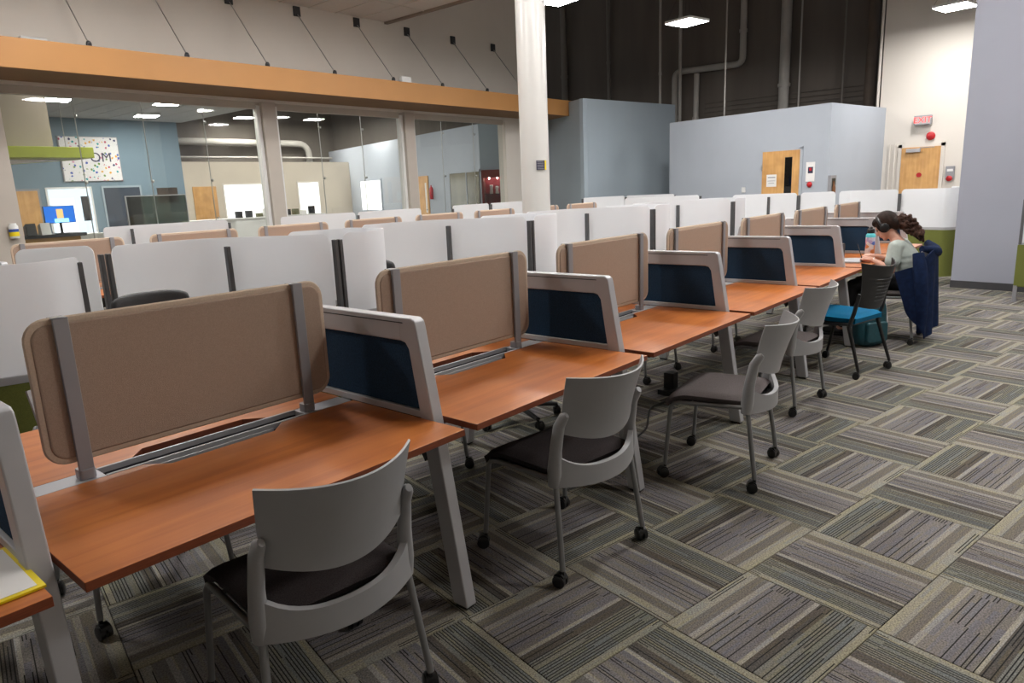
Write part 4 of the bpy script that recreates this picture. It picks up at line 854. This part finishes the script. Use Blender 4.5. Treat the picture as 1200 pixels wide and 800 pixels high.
# backpack
bp_ = thing('backpack', 'dark teal backpack on the carpet under the blue seated chair', 'backpack', (6.93, 1.62, 0), rad(-35))
TEALB = mat('teal_nylon', (.003, .050, .065), .6, var=.15, scale=40, bump=.3)
def bpm(u, v):
    a_ = 2*pi*u; z = .44*v; k = (1-abs(2*v-1)**5)**.4; return (.15*abs(cos(a_))**.6*(1 if cos(a_) > 0 else -1)*(.35+.65*k), .095*abs(sin(a_))**.6*(1 if sin(a_) > 0 else -1)*(.35+.65*k)*(1.1-.3*v), z)
MB().sheet(bpm, 28, 14, .006).build('main_bag', TEALB, bp_, smooth=True); MB().prism(rrect(-.11, .11, .05, .24, .03), -.125, -.085, 'y').build('front_pocket', TEALB, bp_, bevel=.015, seg=3)
MB().tube([(-.04, .02, .43), (-.03, .02, .47), (.03, .02, .47), (.04, .02, .43)], .007, 8).build('handle', BLACKR, bp_, smooth=True)
for s in (-1, 1): MB().tube([(s*.07, .09, .40), (s*.085, .13, .30), (s*.09, .12, .12), (s*.1, .09, .05)], .014, 8, flat=.5).build('shoulder_strap', BLACKR, bp_, smooth=True)
MB().tube([(-.10, -.095, .30), (0, -.11, .33), (.10, -.095, .30)], .003, 6).build('zipper', BLACK, bp_)

# ------------------------------------------------------------------ the person
SKIN = mat('skin', (.62, .33, .24), .55, var=.05, scale=12); SHIRT = mat('sage_cotton', (.39, .43, .40), .9, spec=.15, var=.05, scale=30, bump=.5, bscale=14)
PANTS = mat('black_cotton', (.008, .008, .010), .9, var=.2, scale=30, bump=.3); HAIR = mat('dark_brown_hair', (.018, .009, .006), .6, spec=.2, var=.6, scale=14, stretch=(4, 1, 1), bump=.8, bscale=60)
HAIR2 = mat('brown_hair_ends', (.042, .018, .011), .6, spec=.2, var=.6, scale=30, bump=.9, bscale=60)
def skin_mesh(nodes, edges):
    mb = MB()
    for p, r in nodes: mb.ball(p, r, 18, 12)
    for a_, b_ in edges:
        (p, r1), (q, r2) = nodes[a_], nodes[b_]; p, q = Vector(p), Vector(q); L_ = (q-p).length
        if L_ < 1e-4: continue
        v1 = Vector(r1) if isinstance(r1, tuple) else Vector((r1,)*3); v2 = Vector(r2) if isinstance(r2, tuple) else Vector((r2,)*3)
        st = max(2, int(L_/(.35*min(v1.x, v2.x)))+1)
        for k in range(1, st): t_ = k/st; mb.ball(p.lerp(q, t_), tuple(v1.lerp(v2, t_)), 18, 12)
    return mb
def fuse(objs, mb, name, m, parent, voxel, it=6):
    bm = bmesh.new(); al = MB()
    for o in list(objs)+([mb] if mb else []): al.add(o.v, o.f)
    me = bpy.data.meshes.new(name); me.from_pydata(al.v, [], al.f); bm.from_mesh(me); bmesh.ops.recalc_face_normals(bm, faces=bm.faces); bm.to_mesh(me); bm.free()
    t = bpy.data.objects.new('tmp', me); COL.objects.link(t)
    r = t.modifiers.new('r', 'REMESH'); r.mode = 'VOXEL'; r.voxel_size = voxel; r.use_smooth_shade = True
    s = t.modifiers.new('s', 'SMOOTH'); s.factor = .5; s.iterations = it
    dg = bpy.context.evaluated_depsgraph_get(); me = bpy.data.meshes.new_from_object(t.evaluated_get(dg)); bpy.data.objects.remove(t)
    me.materials.clear(); me.materials.append(m); me.polygons.foreach_set('use_smooth', [True]*len(me.polygons))
    o = bpy.data.objects.new(name, me); COL.objects.link(o); o.parent = parent; return o
PX, PY = 7.40, 1.42
pe = thing('person', 'person in a sage green t-shirt and black trousers, seated and bent over the desk', 'person', (PX, PY, 0))
def chain(ps): return [(i, i+1) for i in range(len(ps)-1)]
LSh, LEl, LWr = Vector((-.165, .09, .885)), Vector((-.235, .10, .675)), Vector((-.165, .275, .765))
RSh, REl, RWr = Vector((.165, .10, .885)), Vector((.235, .16, .70)), Vector((.12, .33, .765))
torso = [((0, 0, .53), (.150, .11, .09)), ((0, .0, .60), (.13, .09, .08)), ((0, .015, .70), (.125, .085, .08)), ((0, .045, .80), (.14, .092, .08)), ((0, .075, .87), (.125, .08, .06)), ((0, .12, .945), .050), ((0, .175, 1.02), .047)]
nodes = list(torso); edges = chain(torso)
def limb(st, pts):
    n = len(nodes); nodes.extend(pts); edges.append((st, n)); edges.extend([(n+i, n+i+1) for i in range(len(pts)-1)])
limb(4, [((-.13, .09, .895), .052), (LSh, .050), (LSh.lerp(LEl, .5), .043), (LEl, .037), (LEl.lerp(LWr, .4), .036), (LWr, .023)])
limb(4, [((.13, .09, .895), .052), (RSh, .050), (RSh.lerp(REl, .5), .043), (REl, .037), (REl.lerp(RWr, .4), .036), (RWr, .023)])
for s in (-1, 1): limb(0, [((s*.10, .05, .545), .082), ((s*.105, .25, .54), .072), ((s*.11, .44, .50), .058), ((s*.115, .49, .30), .05), ((s*.12, .52, .10), .034), ((s*.12, .56, .05), .035), ((s*.125, .66, .035), .028)])
body = skin_mesh(nodes, edges)
hp = []
def hand(w_, dirv, side):
    d = Vector(dirv).normalized(); sd = d.cross(Vector((0, 0, 1))).normalized()*side; up = Vector((0, 0, 1)); mb = []
    palm = w_+d*.045; mb.append(skin_mesh([(w_, .022), (w_+d*.03, (.030)), (w_+d*.07, .028)], [(0, 1), (1, 2)]))
    for k, L_ in enumerate((.060, .070, .066, .052)):
        o_ = (k-1.5)*.017; b0 = w_+d*.06+sd*o_; p1 = b0+d*L_*.45+up*.006; p2 = p1+d*L_*.35-up*.018; p3 = p2+d*L_*.10-up*.022
        mb.append(skin_mesh([(b0, .0085), (p1, .0085), (p2, .0078), (p3, .0068)], [(0, 1), (1, 2), (2, 3)]))
    b0 = w_+d*.02-sd*.022; p1 = b0+d*.03-sd*.022+up*.004; p2 = p1+d*.03+sd*.002-up*.006
    mb.append(skin_mesh([(b0, .011), (p1, .0095), (p2, .0075)], [(0, 1), (1, 2)]))
    return mb
hands = hand(LWr, (.25, 1, .02), 1)+hand(RWr, (-.35, 1, .02), -1)
hc = Vector((0, .215, 1.085)); hr = Matrix.Rotation(rad(-38), 3, 'X')       # head pitched down
hm = MB(); hm.ball(hc, (.076, .096, .100), 20, 16, hr); hm.ball(hc+hr @ Vector((0, .035, -.055)), (.056, .062, .068), 16, 12, hr)
hm.ball(hc+hr @ Vector((0, .082, -.105)), (.024, .022, .020), 12, 8, hr)                                     # chin
hm.ball(hc+hr @ Vector((0, .108, -.032)), (.011, .020, .022), 10, 8, hr); hm.ball(hc+hr @ Vector((0, .102, -.015)), (.008, .012, .022), 8, 6, hr)  # nose
for s in (-1, 1):
    hm.ball(hc+hr @ Vector((s*.079, -.005, -.025)), (.010, .020, .030), 10, 8, hr)                               # ears
    hm.ball(hc+hr @ Vector((s*.030, .090, .012)), (.020, .010, .008), 10, 8, hr)                                 # brows
hm.ball(hc+hr @ Vector((0, .100, -.066)), (.022, .012, .006), 10, 8, hr); hm.ball(hc+hr @ Vector((0, .098, -.076)), (.019, .012, .007), 10, 8, hr)
fuse([body]+hands, hm, 'body', SKIN, pe, .0065)
ey = MB()
for s in (-1, 1): ey.ball(hc+hr @ Vector((s*.030, .088, -.006)), (.011, .009, .007), 10, 8, hr)
ey.build('eye', mat('eye', (.05, .03, .02), .2, var=.2), pe, smooth=True)
# shirt
sn = [((0, .0, .52), (.175, .135, .06)), ((0, 0, .60), (.165, .125, .08)), ((0, .012, .70), (.158, .120, .08)), ((0, .040, .80), (.162, .118, .08)), ((0, .070, .87), (.15, .098, .06)), ((0, .098, .918), (.075, .07, .035))]
se = chain(sn)
for sh_, el_ in ((LSh, LEl), (RSh, REl)):
    n = len(sn); sx = -1 if sh_.x < 0 else 1; sn += [((sx*.10, .085, .885), .068), (sh_, .064), (sh_.lerp(el_, .35), .063), (sh_.lerp(el_, .60), .066)]; se += [(4, n), (n, n+1), (n+1, n+2), (n+2, n+3)]
fuse([skin_mesh(sn, se)], None, 'tshirt', SHIRT, pe, .009)
pn = [((0, -.01, .53), (.165, .13, .085)), ((0, 0, .60), (.14, .1, .06))]; pe_ = [(0, 1)]
for s in (-1, 1):
    n = len(pn); pn += [((s*.10, .05, .55), .088), ((s*.105, .25, .545), .078), ((s*.11, .44, .50), .070), ((s*.115, .49, .30), .060), ((s*.12, .52, .12), .048)]; pe_ += [(0, n)]+[(n+i, n+i+1) for i in range(4)]
fuse([skin_mesh(pn, pe_)], None, 'trousers', PANTS, pe, .011)
for s in (-1, 1): MB().ball((s*.122, .60, .045), (.045, .12, .042), 14, 8).box(s*.122-.04, s*.122+.04, .50, .70, 0, .02).build('shoe', BLACKR, pe, smooth=True)
# hair: cap, sides, ponytail
ha = MB(); ha.ball(hc+hr @ Vector((0, -.022, .020)), (.090, .100, .106), 22, 16, hr); ha.ball(hc+hr @ Vector((0, .030, .060)), (.078, .072, .050), 18, 10, hr)
for s in (-1, 1): ha.ball(hc+hr @ Vector((s*.062, .020, .005)), (.028, .055, .075), 14, 10, hr)
ha.ball((0, .125, 1.10), (.07, .06, .07), 14, 10)
fuse([], ha, 'hair', HAIR, pe, .007)
pt = MB(); rr = random.Random(5); A_ = Vector((0, .105, 1.135)); 
for k in range(190):
    t_ = k/189; c = A_+Vector((0, -.19*t_, -.05*t_-.12*t_*t_)); w_ = .024+.040*sin(pi*min(1, t_*.75+.12)); pt.ball(c+Vector((rr.uniform(-w_, w_), rr.uniform(-w_, w_)*.6, rr.uniform(-w_, w_))), rr.uniform(.013, .022), 8, 6)
fuse([], pt, 'ponytail', HAIR2, pe, .006, 3)
st_ = MB()
for k in range(26):
    x0, z0 = rr.uniform(-.045, .045), rr.uniform(-.03, .03); st_.tube([A_+Vector((x0*1.3+.010*sin(i*1.3+k), -.023*i, z0*1.3-.006*i-.0016*i*i+.008*cos(i*1.5+k))) for i in range(9)], [.008]*8+[.002], 5)
st_.build('curl', HAIR2, pe, smooth=True)
tag(MB().tube([(7.4+.030*cos(a_), PY+.112, 1.137+.030*sin(a_)) for a_ in [2*pi*i/14 for i in range(15)]], .012, 8).build('hair_tie', mat('scrunchie', (.42, .36, .32), .8, var=.1), smooth=True), 'pale scrunchie holding the ponytail', 'hair tie')
hpn = thing('headphones', 'black over-ear headphones worn by the person', 'headphones', (PX, PY, 0))
MB().tube([hc+hr @ Vector((.102*cos(a_), .018, .116*sin(a_)-.008)) for a_ in [pi*i/14 for i in range(15)]], .009, 8, flat=1.6).build('headband', BLACK, hpn, smooth=True)
for s in (-1, 1): MB().tube([hc+hr @ Vector((s*.084, .008, -.022)), hc+hr @ Vector((s*.108, .008, -.022)), hc+hr @ Vector((s*.115, .008, -.022))], [.040, .040, .028], 18).build('ear_cup', BLACK, hpn, smooth=True)
tag(MB().tube([LWr+Vector((7.4+.026*cos(a_), PY-.02+.008*sin(a_), .026*sin(a_)-.005)) for a_ in [2*pi*i/12 for i in range(13)]], .005, 6).build('bracelet', PAPER, smooth=True), 'white bracelet on the left wrist of the person', 'bracelet')
ph = tag(MB().prism(rrect(-.035, .035, -.07, .07, .008), 0, .008).build('phone', BLACK, bevel=.002), 'dark phone on the desk beneath the hands of the person', 'phone'); ph.location = (7.30, 1.86, .7375); ph.rotation_euler = (0, 0, .3)
pn_ = tag(MB().cyl((0, 0, 0), (.03, .05, .13), .004, 8).build('pen', BLACK), 'dark pen held upright in the hand of the person', 'pen'); pn_.location = (7.27, 1.80, .775)
# jacket over the chair back
JK = mat('navy_fleece', (.006, .014, .045), .9, spec=.15, var=.25, scale=25, bump=.4, bscale=40)
jk = thing('jacket', 'navy jacket hanging over the back of the occupied chair', 'jacket', (7.37, 1.345, 0), rad(4))
def jf(u, v):
    a_ = 2*u-1; th_ = a_*1.9; fold = .016*sin(u*31)*v+.010*sin(u*17+1)*v
    w_ = .235+.03*v-.02*v*v; x = w_*math.sin(th_)*1.12 if abs(th_) < pi/2 else w_*(1.12 if th_ > 0 else -1.12)*(1-.18*(abs(th_)-pi/2))
    y = -.05-.10*cos(th_)+(.50 if abs(th_) > pi/2 else 0)*(abs(th_)-pi/2)*(1-.55*v)-.03*v+fold
    return (x*(1+.05*sin(u*9)*v), y, .89-.22*(1-v)*a_*a_-.78*v*(1-.30*max(0, abs(a_)-.62)/.38)-.04*v*sin(u*7+.5))
MB().sheet(jf, 48, 22, .014).build('body', JK, jk, smooth=True)
for s in (-1, 1): MB().tube([(s*.23, -.03, .84), (s*.285, -.06, .70), (s*.28, -.09, .45), (s*.26, -.10, .24), (s*.25, -.10, .13)], [.05, .06, .055, .045, .035], 12, flat=.8).build('sleeve', JK, jk, smooth=True)
MB().tube([(-.20, -.05, .88), (-.10, -.12, .86), (0, -.145, .84), (.10, -.12, .86), (.20, -.05, .90)], [.03, .045, .05, .045, .035], 10).build('hood', JK, jk, smooth=True)
MB().prism([(.05*cos(k*pi/8), .07*sin(k*pi/8)) for k in range(16)], -.004, .004, 'x').build('patch', PAPER, jk, smooth=False).location = (-.272, -.06, .45)
